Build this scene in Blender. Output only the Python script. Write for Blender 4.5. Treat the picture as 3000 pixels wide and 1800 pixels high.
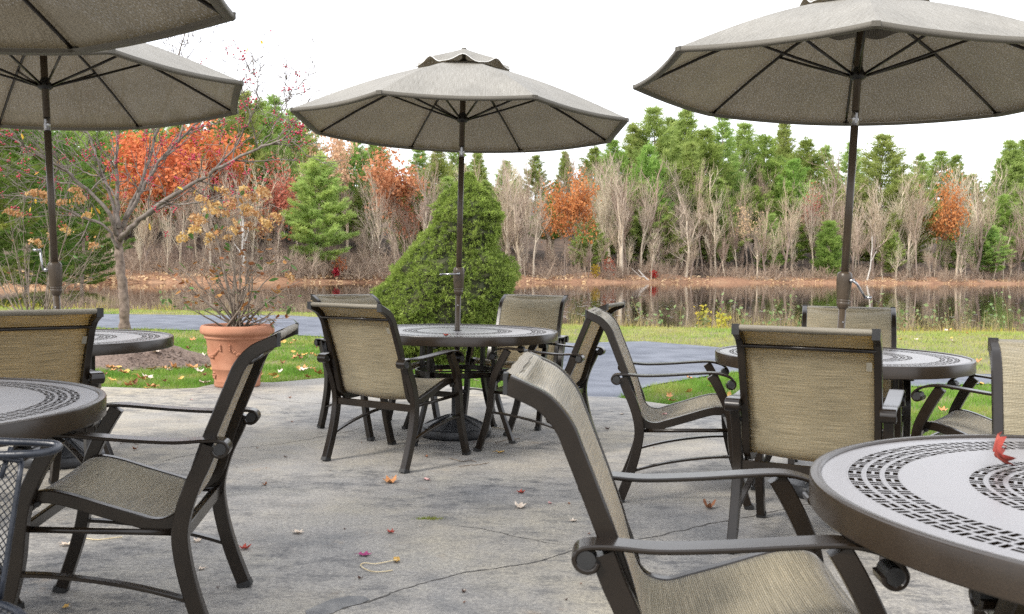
import bpy, math, random
import numpy as np
from mathutils import Matrix, Vector

for o in list(bpy.data.objects):
    bpy.data.objects.remove(o)
sc = bpy.context.scene
COL = sc.collection
R = math.radians

# ------------------------------------------------------------------ camera
FPX, PITCH, ROLL, CAM_H = 2708.3, 0.04032, 0.013035, 1.1295    # focal length in pixels of a 3000 px wide frame
cp, sp_, cr, sr = math.cos(PITCH), math.sin(PITCH), math.cos(ROLL), math.sin(ROLL)
cam_d = bpy.data.cameras.new('camera')
cam = bpy.data.objects.new('camera', cam_d)
COL.objects.link(cam)
sc.camera = cam
cam_d.sensor_width = 36.0
cam_d.lens = FPX / 3000 * 36.0
cam_d.clip_start = 0.05
cam_d.clip_end = 3000
cam_d.dof.use_dof = True; cam_d.dof.focus_distance = 6.0; cam_d.dof.aperture_fstop = 10.0
right = Vector((cr, sp_ * sr, cp * sr)); up = Vector((-sr, sp_ * cr, cp * cr)); back = Vector((0, -cp, sp_))
cam.matrix_world = Matrix(((right.x, up.x, back.x, 0), (right.y, up.y, back.y, 0), (right.z, up.z, back.z, CAM_H), (0, 0, 0, 1)))

# ------------------------------------------------------------------ world: bright overcast sky
SUN_EL, SUN_AZ = 38.0, -128.0        # soft sun behind the camera, to the left
world = bpy.data.worlds.new('World'); sc.world = world
world.use_nodes = True
wn = world.node_tree.nodes; wl = world.node_tree.links
wn.clear()
w_out = wn.new('ShaderNodeOutputWorld'); w_bg = wn.new('ShaderNodeBackground')
sky = wn.new('ShaderNodeTexSky'); sky.sky_type = 'NISHITA'; sky.sun_disc = False
sky.sun_elevation = R(SUN_EL); sky.sun_rotation = R(SUN_AZ)
w_tc = wn.new('ShaderNodeTexCoord'); w_map = wn.new('ShaderNodeMapping'); w_map.inputs['Scale'].default_value = (1, 1, 3.2)
w_noise = wn.new('ShaderNodeTexNoise'); w_noise.inputs['Scale'].default_value = 2.1; w_noise.inputs['Detail'].default_value = 5
w_ramp = wn.new('ShaderNodeValToRGB')
w_ramp.color_ramp.elements[0].position = 0.34; w_ramp.color_ramp.elements[0].color = (8.8, 9.15, 9.9, 1)
w_ramp.color_ramp.elements[1].position = 0.66; w_ramp.color_ramp.elements[1].color = (11.2, 11.3, 11.7, 1)
w_mix = wn.new('ShaderNodeMixRGB'); w_mix.inputs['Fac'].default_value = 0.94
wl.new(w_tc.outputs['Generated'], w_map.inputs['Vector']); wl.new(w_map.outputs[0], w_noise.inputs['Vector'])
wl.new(w_noise.outputs['Fac'], w_ramp.inputs['Fac'])
wl.new(sky.outputs[0], w_mix.inputs[1]); wl.new(w_ramp.outputs[0], w_mix.inputs[2])
wl.new(w_mix.outputs[0], w_bg.inputs['Color']); w_bg.inputs['Strength'].default_value = 0.1
wl.new(w_bg.outputs[0], w_out.inputs['Surface'])

sun_d = bpy.data.lights.new('sun', 'SUN'); sun_d.energy = 1.9; sun_d.angle = R(11); sun_d.color = (1.0, 0.94, 0.85)
sun = bpy.data.objects.new('sun', sun_d); COL.objects.link(sun)
az = R(SUN_AZ)
sun_dir = Vector((math.sin(az) * math.cos(R(SUN_EL)), math.cos(az) * math.cos(R(SUN_EL)), math.sin(R(SUN_EL))))
sun.rotation_euler = (-sun_dir).to_track_quat('-Z', 'Y').to_euler()
sun.location = (-6, -6, 12)

sc.view_settings.view_transform = 'Standard'
sc.view_settings.look = 'None'
sc.view_settings.gamma = 1.0
sc.view_settings.use_curve_mapping = False
sc.view_settings.exposure = 1.12
sc.render.engine = 'CYCLES'
sc.cycles.use_denoising = False
sc.cycles.max_bounces = 6; sc.cycles.diffuse_bounces = 3; sc.cycles.glossy_bounces = 3
sc.cycles.transmission_bounces = 4; sc.cycles.transparent_max_bounces = 8
sc.cycles.sample_clamp_indirect = 6.0
sc.cycles.caustics_reflective = False; sc.cycles.caustics_refractive = False

rng = np.random.default_rng(7)
random.seed(7)
KPX = 3000 / 2473.0                  # layout sketch was 2473 px wide


def ray(px, py):
    x = (px * KPX - 1500) / FPX; z = -(py * KPX - 900) / FPX
    x, z = cr * x - sr * z, sr * x + cr * z
    return np.array([x, cp + sp_ * z, -sp_ + cp * z])


def at_z(px, py, z=0.0):
    """world point on the level z seen from the surveyed view"""
    d = ray(px, py); t = (z - CAM_H) / d[2]
    return np.array([d[0] * t, d[1] * t, z])


def at_y(px, py, y):
    d = ray(px, py); t = y / d[1]
    return np.array([d[0] * t, y, CAM_H + d[2] * t])


# ------------------------------------------------------------------ mesh helpers
class MB:
    """collects vertices and polygons; build() links ONE mesh object"""
    def __init__(self):
        self.v = []; self.p = []; self.uv = []; self.n = 0; self.mi = []

    def add(self, v, polys, uv=None, mi=0):
        v = np.asarray(v, float).reshape(-1, 3)
        for pl in polys:
            pl = np.asarray(pl, int)
            if pl.ndim == 1:
                pl = pl[None]
            if len(pl):
                self.p.append(pl + self.n); self.mi.append(mi)
        self.v.append(v)
        self.uv.append(np.zeros((len(v), 2)) if uv is None else np.asarray(uv, float))
        self.n += len(v)
        return self

    def mesh(self, name, mats=(), smooth=False, use_uv=False):
        me = bpy.data.meshes.new(name)
        if self.n:
            V = np.concatenate(self.v)
            loops = np.concatenate([p.ravel() for p in self.p])
            sizes = np.concatenate([np.full(len(p), p.shape[1]) for p in self.p])
            starts = np.concatenate([[0], np.cumsum(sizes)[:-1]])
            me.vertices.add(len(V)); me.vertices.foreach_set('co', V.ravel())
            me.loops.add(len(loops)); me.loops.foreach_set('vertex_index', loops)
            me.polygons.add(len(sizes)); me.polygons.foreach_set('loop_start', starts)
            me.polygons.foreach_set('use_smooth', np.full(len(sizes), bool(smooth)))
            if any(self.mi):
                me.polygons.foreach_set('material_index', np.concatenate([np.full(len(p), m) for p, m in zip(self.p, self.mi)]))
            if use_uv:
                U = np.concatenate(self.uv)
                lay = me.uv_layers.new(name='UVMap')
                lay.data.foreach_set('uv', U[loops].ravel())
            me.update(calc_edges=True)
            if smooth == 'auto': me.set_sharp_from_angle(angle=R(32))
        for m in (mats if isinstance(mats, (list, tuple)) else [mats]):
            me.materials.append(m)
        return me

    def build(self, name, mats, parent=None, smooth=False, use_uv=False):
        return obj(name, self.mesh(name, mats, smooth, use_uv), parent)


def obj(name, me, parent=None):
    o = bpy.data.objects.new(name, me); COL.objects.link(o)
    if parent is not None:
        o.parent = parent
    return o


def empty(name, loc=(0, 0, 0), rz=0.0):
    o = bpy.data.objects.new(name, None); COL.objects.link(o)
    o.location = loc; o.rotation_euler = (0, 0, rz); o.empty_display_size = 0.1
    return o


def tag(o, label=None, cat=None, group=None, kind=None):
    if label: o['label'] = label
    if cat: o['category'] = cat
    if group: o['group'] = group
    if kind: o['kind'] = kind
    return o


def copy_tree(o, parent=None):
    c = o.copy(); COL.objects.link(c)
    if parent is not None:
        c.parent = parent
    for ch in list(o.children):
        copy_tree(ch, c)
    return c


def catmull(P, n=8):
    P = np.asarray(P, float)
    Q = np.concatenate([[2 * P[0] - P[1]], P, [2 * P[-1] - P[-2]]])
    out = []
    t = np.linspace(0, 1, n, endpoint=False)[:, None]
    for i in range(1, len(Q) - 2):
        a, b, c, d = Q[i - 1], Q[i], Q[i + 1], Q[i + 2]
        out.append(0.5 * ((2 * b) + (c - a) * t + (2 * a - 5 * b + 4 * c - d) * t ** 2 + (3 * b - a - 3 * c + d) * t ** 3))
    out.append(P[-1:])
    return np.concatenate(out)


def ring_faces(nr, ns, closed_u=False):
    i = np.arange(nr - (0 if closed_u else 1))[:, None]; j = np.arange(ns)[None]
    a = i * ns + j; b = i * ns + (j + 1) % ns; i2 = (i + 1) % nr
    return np.stack([a, b, i2 * ns + (j + 1) % ns, i2 * ns + j], -1).reshape(-1, 4)


def tube(mb, P, rad, sides=8, caps=True, mi=0):
    """round tube with changing radius"""
    P = np.asarray(P, float); n = len(P)
    rad = np.broadcast_to(np.asarray(rad, float), (n,))
    T = np.gradient(P, axis=0); T /= np.linalg.norm(T, axis=1)[:, None] + 1e-12
    ref = np.array([0, 0, 1.0]) if abs(T[0][2]) < 0.9 else np.array([1.0, 0, 0])
    u = np.cross(T[0], ref); u /= np.linalg.norm(u)
    rows = []; a = np.arange(sides) * 2 * np.pi / sides
    for k in range(n):
        u = u - T[k] * (u @ T[k]); u /= np.linalg.norm(u) + 1e-12
        w = np.cross(T[k], u)
        rows.append(P[k] + rad[k] * (np.cos(a)[:, None] * u + np.sin(a)[:, None] * w))
    polys = [ring_faces(n, sides)]
    if caps:
        polys += [np.arange(sides)[::-1], np.arange(sides) + (n - 1) * sides]
    mb.add(np.concatenate(rows), polys, mi=mi)
    return mb


def bar_xz(mb, C, y0, depth, width, ch=0.003, mi=0):
    """rectangular bar with eased edges swept along a curve in the x-z plane at y0"""
    C = np.asarray(C, float); n = len(C)
    depth = np.broadcast_to(np.asarray(depth, float), (n,))
    T = np.gradient(C, axis=0); T /= np.linalg.norm(T, axis=1)[:, None] + 1e-12
    N = np.stack([-T[:, 1], T[:, 0]], 1)
    rows = []
    for k in range(n):
        d, w = depth[k] / 2, width / 2
        for a, b in ((d - ch, -w), (d, -w + ch), (d, w - ch), (d - ch, w), (-d + ch, w), (-d, w - ch), (-d, -w + ch), (-d + ch, -w)):
            p = C[k] + N[k] * a
            rows.append((p[0], y0 + b, p[1]))
    mb.add(rows, [ring_faces(n, 8), np.arange(8)[::-1], np.arange(8) + (n - 1) * 8], mi=mi)
    return mb


def box(mb, c, s, mi=0, rz=0.0):
    x, y, z = np.array(s) / 2
    v = np.array([(-x, -y, -z), (x, -y, -z), (x, y, -z), (-x, y, -z), (-x, -y, z), (x, -y, z), (x, y, z), (-x, y, z)])
    if rz:
        ca, sa = math.cos(rz), math.sin(rz)
        v = np.stack([v[:, 0] * ca - v[:, 1] * sa, v[:, 0] * sa + v[:, 1] * ca, v[:, 2]], 1)
    mb.add(v + np.array(c), [[(0, 3, 2, 1), (4, 5, 6, 7), (0, 1, 5, 4), (1, 2, 6, 5), (2, 3, 7, 6), (3, 0, 4, 7)]], mi=mi)
    return mb


def lathe(mb, prof, seg=32, mi=0, center=(0, 0, 0), wob=None):
    prof = np.asarray(prof, float); a = np.arange(seg) * 2 * np.pi / seg
    rr = prof[:, 0][:, None] * (np.ones(seg) if wob is None else wob(prof, a))
    v = np.stack([rr * np.cos(a), rr * np.sin(a), np.repeat(prof[:, 1][:, None], seg, 1)], -1).reshape(-1, 3)
    mb.add(v + np.array(center), [ring_faces(len(prof), seg)], mi=mi)
    return mb


def segs(mb, P0, P1, R0, R1, sides=3, mi=0):
    """many straight tapered twigs at once"""
    P0 = np.asarray(P0, float); P1 = np.asarray(P1, float); R0 = np.asarray(R0, float); R1 = np.asarray(R1, float)
    if not len(P0): return mb
    T = P1 - P0; T /= np.linalg.norm(T, axis=1)[:, None] + 1e-12
    ref = np.where(np.abs(T[:, 2:3]) < 0.9, np.array([[0, 0, 1.0]]), np.array([[1.0, 0, 0]]))
    U = np.cross(T, ref); U /= np.linalg.norm(U, axis=1)[:, None] + 1e-12
    W = np.cross(T, U)
    a = np.arange(sides) * 2 * np.pi / sides
    off = np.cos(a)[None, :, None] * U[:, None] + np.sin(a)[None, :, None] * W[:, None]
    A = P0[:, None] + off * R0[:, None, None]; B = P1[:, None] + off * R1[:, None, None]
    V = np.concatenate([A, B], 1).reshape(-1, 3)
    base = np.arange(len(P0))[:, None, None] * 2 * sides
    j = np.arange(sides)
    f = np.stack([j, (j + 1) % sides, sides + (j + 1) % sides, sides + j], -1)[None]
    mb.add(V, [(base + f).reshape(-1, 4)], mi=mi)
    return mb


def blades(mb, C, D, L, W, mi=0, bend=0.0):
    """flat pointed blades: base C, direction D, length L, width W"""
    C = np.asarray(C, float); D = np.asarray(D, float); n = len(C)
    D = D / (np.linalg.norm(D, axis=1)[:, None] + 1e-12)
    S = np.cross(D, rng.normal(size=(n, 3))); S /= np.linalg.norm(S, axis=1)[:, None] + 1e-12
    L = np.broadcast_to(L, (n,))[:, None]; W = np.broadcast_to(W, (n,))[:, None]
    V = np.stack([C - S * W * .5, C + S * W * .5, C + D * L + bend * np.cross(S, D) * L], 1).reshape(-1, 3)
    mb.add(V, [np.arange(3 * n).reshape(-1, 3)], mi=mi)
    return mb


def leaf_quads(mb, C, N, size, asp=0.6, mi=0):
    """small folded diamond leaves, two triangles each, facing N"""
    C = np.asarray(C, float); n = len(C)
    N = N / (np.linalg.norm(N, axis=1)[:, None] + 1e-12)
    A = np.cross(N, rng.normal(size=(n, 3))); A /= np.linalg.norm(A, axis=1)[:, None] + 1e-12
    B = np.cross(N, A)
    s = np.broadcast_to(size, (n,))[:, None]
    V = np.stack([C - A * s * .5, C + B * s * asp * .5 + N * s * .12, C + A * s * .5, C - B * s * asp * .5 + N * s * .12], 1).reshape(-1, 3)
    b = np.arange(n)[:, None] * 4
    mb.add(V, [np.concatenate([b + np.array([[0, 1, 2]]), b + np.array([[0, 2, 3]])])], mi=mi)
    return mb


# ------------------------------------------------------------------ materials
def new_mat(name):
    m = bpy.data.materials.new(name); m.use_nodes = True
    return m, m.node_tree.nodes, m.node_tree.links, m.node_tree.nodes['Principled BSDF']


def noise_node(N, Lk, vec, scale, detail=4, rough=0.55, mapping=None):
    n = N.new('ShaderNodeTexNoise'); n.inputs['Scale'].default_value = scale; n.inputs['Detail'].default_value = detail
    n.inputs['Roughness'].default_value = rough
    if mapping:
        mp = N.new('ShaderNodeMapping'); mp.inputs['Scale'].default_value = mapping
        Lk.new(vec, mp.inputs['Vector']); Lk.new(mp.outputs[0], n.inputs['Vector'])
    else:
        Lk.new(vec, n.inputs['Vector'])
    return n


def ramp(N, Lk, fac, stops):
    r = N.new('ShaderNodeValToRGB')
    e = r.color_ramp.elements
    while len(e) < len(stops): e.new(0.5)
    for k, (p, c) in enumerate(stops):
        e[k].position = p; e[k].color = tuple(c) + (1,) if len(c) == 3 else c
    Lk.new(fac, r.inputs['Fac'])
    return r


def mixc(N, Lk, fac, a, b, mode='MIX'):
    m = N.new('ShaderNodeMixRGB'); m.blend_type = mode
    for sock, val in ((m.inputs[0], fac), (m.inputs[1], a), (m.inputs[2], b)):
        if hasattr(val, 'links'): Lk.new(val, sock)
        elif isinstance(val, (int, float)): sock.default_value = val
        else: sock.default_value = tuple(val) + (1,)
    return m.outputs[0]


def simple(name, c1, c2=None, scale=8, rough=0.7, bump=0.0, bscale=None, spec=0.5, metal=0.0, detail=5, obj_coord=True, ior=1.5):
    m, N, L, B = new_mat(name)
    tc = N.new('ShaderNodeTexCoord'); vec = tc.outputs['Object']
    if c2 is None:
        B.inputs['Base Color'].default_value = tuple(c1) + (1,)
    else:
        n = noise_node(N, L, vec, scale, detail)
        r = ramp(N, L, n.outputs['Fac'], [(0.32, c1), (0.68, c2)])
        L.new(r.outputs[0], B.inputs['Base Color'])
    B.inputs['Roughness'].default_value = rough; B.inputs['Metallic'].default_value = metal
    B.inputs['Specular IOR Level'].default_value = spec; B.inputs['IOR'].default_value = ior
    if bump:
        n2 = noise_node(N, L, vec, bscale or scale * 3, 4)
        b = N.new('ShaderNodeBump'); b.inputs['Strength'].default_value = bump; b.inputs['Distance'].default_value = 0.01
        L.new(n2.outputs['Fac'], b.inputs['Height']); L.new(b.outputs[0], B.inputs['Normal'])
    return m


def leafy(name, cols, scale=1.5, trans=0.35, rough=0.6, per_obj=0.25, fine=None, spec=0.25):
    """foliage: patchy hue, a little different on each plant, light passes through"""
    m, N, L, B = new_mat(name)
    tc = N.new('ShaderNodeTexCoord'); oi = N.new('ShaderNodeObjectInfo')
    n = noise_node(N, L, tc.outputs['Object'], scale, 3)
    k = len(cols)
    r = ramp(N, L, n.outputs['Fac'], [(0.3 + 0.4 * i / max(1, k - 1), c) for i, c in enumerate(cols)])
    col = r.outputs[0]
    if fine:
        n2 = noise_node(N, L, tc.outputs['Object'], fine, 1)
        h = ramp(N, L, n2.outputs['Fac'], [(0.35, (0.62, 0.62, 0.62)), (0.65, (1.25, 1.25, 1.2))])
        col = mixc(N, L, 1.0, col, h.outputs[0], 'MULTIPLY')
    hs = N.new('ShaderNodeHueSaturation')
    ma = N.new('ShaderNodeMath'); ma.operation = 'MULTIPLY_ADD'; ma.inputs[1].default_value = 0.035; ma.inputs[2].default_value = 0.4825
    L.new(oi.outputs['Random'], ma.inputs[0]); L.new(ma.outputs[0], hs.inputs['Hue'])
    mv = N.new('ShaderNodeMath'); mv.operation = 'MULTIPLY_ADD'; mv.inputs[1].default_value = 2 * per_obj; mv.inputs[2].default_value = 1 - per_obj
    L.new(oi.outputs['Random'], mv.inputs[0]); L.new(mv.outputs[0], hs.inputs['Value'])
    L.new(col, hs.inputs['Color'])
    L.new(hs.outputs[0], B.inputs['Base Color']); B.inputs['Roughness'].default_value = rough
    B.inputs['Specular IOR Level'].default_value = spec
    tr = N.new('ShaderNodeBsdfTranslucent'); L.new(hs.outputs[0], tr.inputs['Color'])
    mx = N.new('ShaderNodeMixShader'); mx.inputs[0].default_value = trans
    L.new(B.outputs[0], mx.inputs[1]); L.new(tr.outputs[0], mx.inputs[2])
    L.new(mx.outputs[0], N['Material Output'].inputs['Surface'])
    return m


def woven(name, light, dark, warm, ustripe, vstripe, trans, holes=0.0, uvscale=(1, 1), streak=(7, 330), rough=0.6, pitch=.0048, tint=(1.0, 0.80, 0.44), sheen=0.0):
    """woven sling cloth from the UVs (metres): long streaks across, fine cross threads, light passing through"""
    m, N, L, B = new_mat(name)
    tc = N.new('ShaderNodeTexCoord'); vec = tc.outputs['UV']
    n1 = noise_node(N, L, vec, 1.0, 1, 0.5, mapping=(streak[0], streak[1], 1))
    n2 = noise_node(N, L, vec, 1.0, 2, 0.6, mapping=(streak[1] * .9, streak[1] * .4, 1))
    n3 = noise_node(N, L, vec, 3.0, 3)
    wv = N.new('ShaderNodeTexWave'); wv.wave_type = 'BANDS'; wv.bands_direction = 'Y'; wv.inputs['Scale'].default_value = 2 * math.pi / (20 * pitch)
    wv.inputs['Distortion'].default_value = 0.6; wv.inputs['Detail'].default_value = 1; wv.inputs['Detail Scale'].default_value = 0.4
    L.new(vec, wv.inputs['Vector'])
    wx = N.new('ShaderNodeTexWave'); wx.wave_type = 'BANDS'; wx.bands_direction = 'X'; wx.inputs['Scale'].default_value = 2 * math.pi / (20 * pitch * .8)
    wx.inputs['Distortion'].default_value = 0.6; wx.inputs['Detail'].default_value = 1; wx.inputs['Detail Scale'].default_value = 0.4; L.new(vec, wx.inputs['Vector'])

    def madd(a_, k_, b_):
        q = N.new('ShaderNodeMath'); q.operation = 'MULTIPLY_ADD'; q.inputs[1].default_value = k_; L.new(a_, q.inputs[0])
        if b_ is None: q.inputs[2].default_value = 0
        else: L.new(b_, q.inputs[2])
        return q
    av = madd(wv.outputs['Fac'], .26, madd(wx.outputs['Fac'], .14, madd(n1.outputs['Fac'], .6, None).outputs[0]).outputs[0])
    r1 = ramp(N, L, av.outputs[0], [(0.30, dark), (0.5, warm), (0.70, light)])
    r2 = ramp(N, L, n2.outputs['Fac'], [(0.35, (0.6, 0.6, 0.6)), (0.65, (1.22, 1.22, 1.22))])
    c = mixc(N, L, vstripe, r1.outputs[0], r2.outputs[0], 'MULTIPLY')
    r3 = ramp(N, L, n3.outputs['Fac'], [(0.3, (0.86, 0.86, 0.86)), (0.7, (1.1, 1.1, 1.1))])
    c = mixc(N, L, 1.0, c, r3.outputs[0], 'MULTIPLY')
    L.new(c, B.inputs['Base Color']); B.inputs['Roughness'].default_value = rough
    B.inputs['Specular IOR Level'].default_value = 0.3
    B.inputs['Sheen Weight'].default_value = sheen; B.inputs['Sheen Roughness'].default_value = 0.45; B.inputs['Sheen Tint'].default_value = (.9, .93, 1, 1)
    bm_ = N.new('ShaderNodeBump'); bm_.inputs['Strength'].default_value = 0.35; bm_.inputs['Distance'].default_value = 0.002
    L.new(av.outputs[0], bm_.inputs['Height']); L.new(bm_.outputs[0], B.inputs['Normal'])
    tr = N.new('ShaderNodeBsdfTranslucent')
    tc2 = mixc(N, L, 1.0, c, tint, 'MULTIPLY'); L.new(tc2, tr.inputs['Color'])
    mx = N.new('ShaderNodeMixShader'); mx.inputs[0].default_value = trans
    L.new(B.outputs[0], mx.inputs[1]); L.new(tr.outputs[0], mx.inputs[2])
    surf = mx.outputs[0]
    if holes > 0:
        h1 = noise_node(N, L, vec, 1.0, 1, 0.5, mapping=(streak[1] * .4, streak[1] * .8, 1))
        hr = ramp(N, L, h1.outputs['Fac'], [(0.53, (0, 0, 0)), (0.68, (1, 1, 1))])
        hm = N.new('ShaderNodeMath'); hm.operation = 'MULTIPLY'; hm.inputs[1].default_value = holes
        L.new(hr.outputs[0], hm.inputs[0])
        tp = N.new('ShaderNodeBsdfTransparent'); mx2 = N.new('ShaderNodeMixShader')
        L.new(hm.outputs[0], mx2.inputs[0]); L.new(surf, mx2.inputs[1]); L.new(tp.outputs[0], mx2.inputs[2])
        surf = mx2.outputs[0]
    L.new(surf, N['Material Output'].inputs['Surface'])
    return m


M = {}


def paint(name, c1, c2, rough, scale, ior=1.5):
    """dark powder-coat: slight mottling, dust and worn gloss"""
    m, N, L, B = new_mat(name)
    tc = N.new('ShaderNodeTexCoord'); vec = tc.outputs['Object']
    n = noise_node(N, L, vec, scale, 5); f = noise_node(N, L, vec, 420, 2)
    r = ramp(N, L, n.outputs['Fac'], [(0.3, c1), (0.7, c2)])
    s = ramp(N, L, f.outputs['Fac'], [(0.35, (0.82, 0.82, 0.82)), (0.68, (1.3, 1.26, 1.2))])
    L.new(mixc(N, L, 1.0, r.outputs[0], s.outputs[0], 'MULTIPLY'), B.inputs['Base Color'])
    rr = ramp(N, L, n.outputs['Fac'], [(0.3, (rough * .93,) * 3), (0.7, (rough * 1.1,) * 3)])
    L.new(rr.outputs[0], B.inputs['Roughness'])
    b = N.new('ShaderNodeBump'); b.inputs['Strength'].default_value = 0.02; b.inputs['Distance'].default_value = 0.002
    L.new(f.outputs['Fac'], b.inputs['Height']); L.new(b.outputs[0], B.inputs['Normal'])
    B.inputs['IOR'].default_value = ior
    return m


M['bronze'] = paint('dark_bronze_paint', (0.0075, 0.0050, 0.0033), (0.014, 0.0098, 0.0064), 0.24, 9, 1.45)
M['rim'] = paint('bronze_rim_paint', (0.018, 0.0128, 0.009), (0.027, 0.0198, 0.014), 0.26, 7, 1.43)
M['bronze_top'] = paint('bronze_tabletop_sheen', (0.165, 0.162, 0.170), (0.20, 0.196, 0.205), 0.33, 3, 1.7)  # dusty bronze with the sky sheen put into its pale base colour
M['pole'] = paint('bronze_pole_paint', (0.050, 0.037, 0.025), (0.064, 0.048, 0.033), 0.34, 12, 1.38)
M['black'] = simple('black_resin', (0.010, 0.011, 0.013), (0.022, 0.023, 0.026), 14, 0.42, 0.15, 60)
M['blackcap'] = simple('black_plastic', (0.008, 0.008, 0.008), (0.016, 0.016, 0.016), 30, 0.5)
M['steel'] = simple('bare_steel', (0.30, 0.30, 0.31), (0.45, 0.45, 0.46), 40, 0.26, metal=1.0)
M['darkiron'] = simple('blue_black_iron', (0.008, 0.011, 0.017), (0.02, 0.024, 0.034), 24, 0.34, 0.1)
M['sling'] = woven('sling_cloth', (0.585, 0.535, 0.40), (0.205, 0.178, 0.115), (0.385, 0.346, 0.24), 1, 0.5, 0.5, streak=(6, 330), tint=(1.15, .93, .32), sheen=.35)
M['slinghem'] = woven('sling_hem_cloth', (0.30, 0.27, 0.22), (0.12, 0.105, 0.08), (0.20, 0.18, 0.14), 1, 0.5, 0.03, streak=(4, 560))
M['canopy'] = woven('canopy_cloth', (0.315, 0.303, 0.275), (0.165, 0.152, 0.126), (0.237, 0.224, 0.195), 1, 0.75, 0.10, holes=0.05, streak=(8, 230), tint=(1.1, .88, .56))
M['hem'] = woven('canopy_hem_cloth', (0.17, 0.158, 0.135), (0.09, 0.082, 0.066), (0.13, 0.118, 0.097), 1, 0.5, 0.02, streak=(6, 300))
M['piping'] = simple('white_piping', (0.62, 0.61, 0.58), (0.74, 0.73, 0.7), 60, 0.6)
M['tagcloth'] = simple('care_tag_cloth', (0.17, 0.155, 0.12), (0.22, 0.20, 0.155), 60, 0.8)

# ================================================================== SETTING
# ---- materials of the ground
def mat_concrete():
    m, N, L, B = new_mat('weathered_concrete')
    tc = N.new('ShaderNodeTexCoord'); v = tc.outputs['Object']
    big = noise_node(N, L, v, 0.45, 6, 0.6); mid = noise_node(N, L, v, 1.9, 8, 0.7); fine = noise_node(N, L, v, 60, 5, 0.7); grit = noise_node(N, L, v, 240, 2, 0.6)
    base = ramp(N, L, big.outputs['Fac'], [(0.3, (0.25, 0.252, 0.254)), (0.5, (0.31, 0.296, 0.268)), (0.68, (0.375, 0.335, 0.255))])
    st = ramp(N, L, mid.outputs['Fac'], [(0.34, (0.66, 0.68, 0.72)), (0.48, (0.95, 0.95, 0.96)), (0.62, (1.05, 1.04, 1.0)), (0.74, (1.22, 1.18, 1.08))])
    c = mixc(N, L, 1.0, base.outputs[0], st.outputs[0], 'MULTIPLY')
    # black algae: streaky flecks, thick only in patches
    where = noise_node(N, L, v, 0.8, 4, 0.6); wr = ramp(N, L, where.outputs['Fac'], [(0.38, (0, 0, 0)), (0.6, (1, 1, 1))])
    al = noise_node(N, L, v, 7.5, 9, 0.78, mapping=(0.8, 1.3, 1))
    ar = ramp(N, L, al.outputs['Fac'], [(0.47, (0, 0, 0)), (0.60, (1, 1, 1))])
    am = N.new('ShaderNodeMath'); am.operation = 'MULTIPLY'; L.new(ar.outputs[0], am.inputs[0]); L.new(wr.outputs[0], am.inputs[1])
    af = N.new('ShaderNodeMath'); af.operation = 'MULTIPLY'; af.inputs[1].default_value = 0.85
    L.new(am.outputs[0], af.inputs[0])
    c = mixc(N, L, af.outputs[0], c, (0.075, 0.078, 0.085))
    # rusty tan leaf stains
    rs = noise_node(N, L, v, 2.6, 6, 0.7); rr = ramp(N, L, rs.outputs['Fac'], [(0.62, (0, 0, 0)), (0.74, (1, 1, 1))])
    rf = N.new('ShaderNodeMath'); rf.operation = 'MULTIPLY'; rf.inputs[1].default_value = 0.4; L.new(rr.outputs[0], rf.inputs[0])
    c = mixc(N, L, rf.outputs[0], c, (0.33, 0.235, 0.14))
    fr = ramp(N, L, fine.outputs['Fac'], [(0.3, (0.58, 0.58, 0.61)), (0.7, (1.3, 1.28, 1.24))])
    c = mixc(N, L, 1.0, c, fr.outputs[0], 'MULTIPLY')
    gr = ramp(N, L, grit.outputs['Fac'], [(0.3, (0.78, 0.78, 0.78)), (0.7, (1.2, 1.2, 1.2))])
    c = mixc(N, L, 1.0, c, gr.outputs[0], 'MULTIPLY')
    L.new(c, B.inputs['Base Color']); B.inputs['Roughness'].default_value = 0.82; B.inputs['Specular IOR Level'].default_value = 0.35
    b = N.new('ShaderNodeBump'); b.inputs['Strength'].default_value = 0.35; b.inputs['Distance'].default_value = 0.004
    L.new(fine.outputs['Fac'], b.inputs['Height']); L.new(b.outputs[0], B.inputs['Normal'])
    return m


def mat_litter():
    m, N, L, B = new_mat('leaf_litter')
    tc = N.new('ShaderNodeTexCoord'); v = tc.outputs['Object']
    a = noise_node(N, L, v, 0.35, 6, 0.7); f = noise_node(N, L, v, 3.0, 6, 0.75, mapping=(1, 1, 3))
    c1 = ramp(N, L, a.outputs['Fac'], [(0.3, (0.20, 0.10, 0.055)), (0.5, (0.29, 0.155, 0.085)), (0.7, (0.37, 0.225, 0.13))])
    c2 = ramp(N, L, f.outputs['Fac'], [(0.35, (0.5, 0.48, 0.48)), (0.6, (1.15, 1.15, 1.15)), (0.75, (1.6, 1.6, 1.55))])
    L.new(mixc(N, L, 1.0, c1.outputs[0], c2.outputs[0], 'MULTIPLY'), B.inputs['Base Color'])
    B.inputs['Roughness'].default_value = 0.9
    return m


def mat_water():
    m, N, L, B = new_mat('pond_water')
    tc = N.new('ShaderNodeTexCoord'); v = tc.outputs['Object']
    a = noise_node(N, L, v, 0.5, 3, 0.6, mapping=(0.35, 1.6, 1)); f = noise_node(N, L, v, 2.0, 3, 0.6, mapping=(0.5, 1.6, 1))
    B.inputs['Base Color'].default_value = (0.035, 0.025, 0.017, 1); B.inputs['Roughness'].default_value = 0.03
    B.inputs['IOR'].default_value = 1.33
    ad = N.new('ShaderNodeMath'); ad.operation = 'ADD'; L.new(a.outputs['Fac'], ad.inputs[0]); L.new(f.outputs['Fac'], ad.inputs[1])
    b = N.new('ShaderNodeBump'); b.inputs['Strength'].default_value = 0.06; b.inputs['Distance'].default_value = 0.015
    L.new(ad.outputs[0], b.inputs['Height']); L.new(b.outputs[0], B.inputs['Normal'])
    return m


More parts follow.
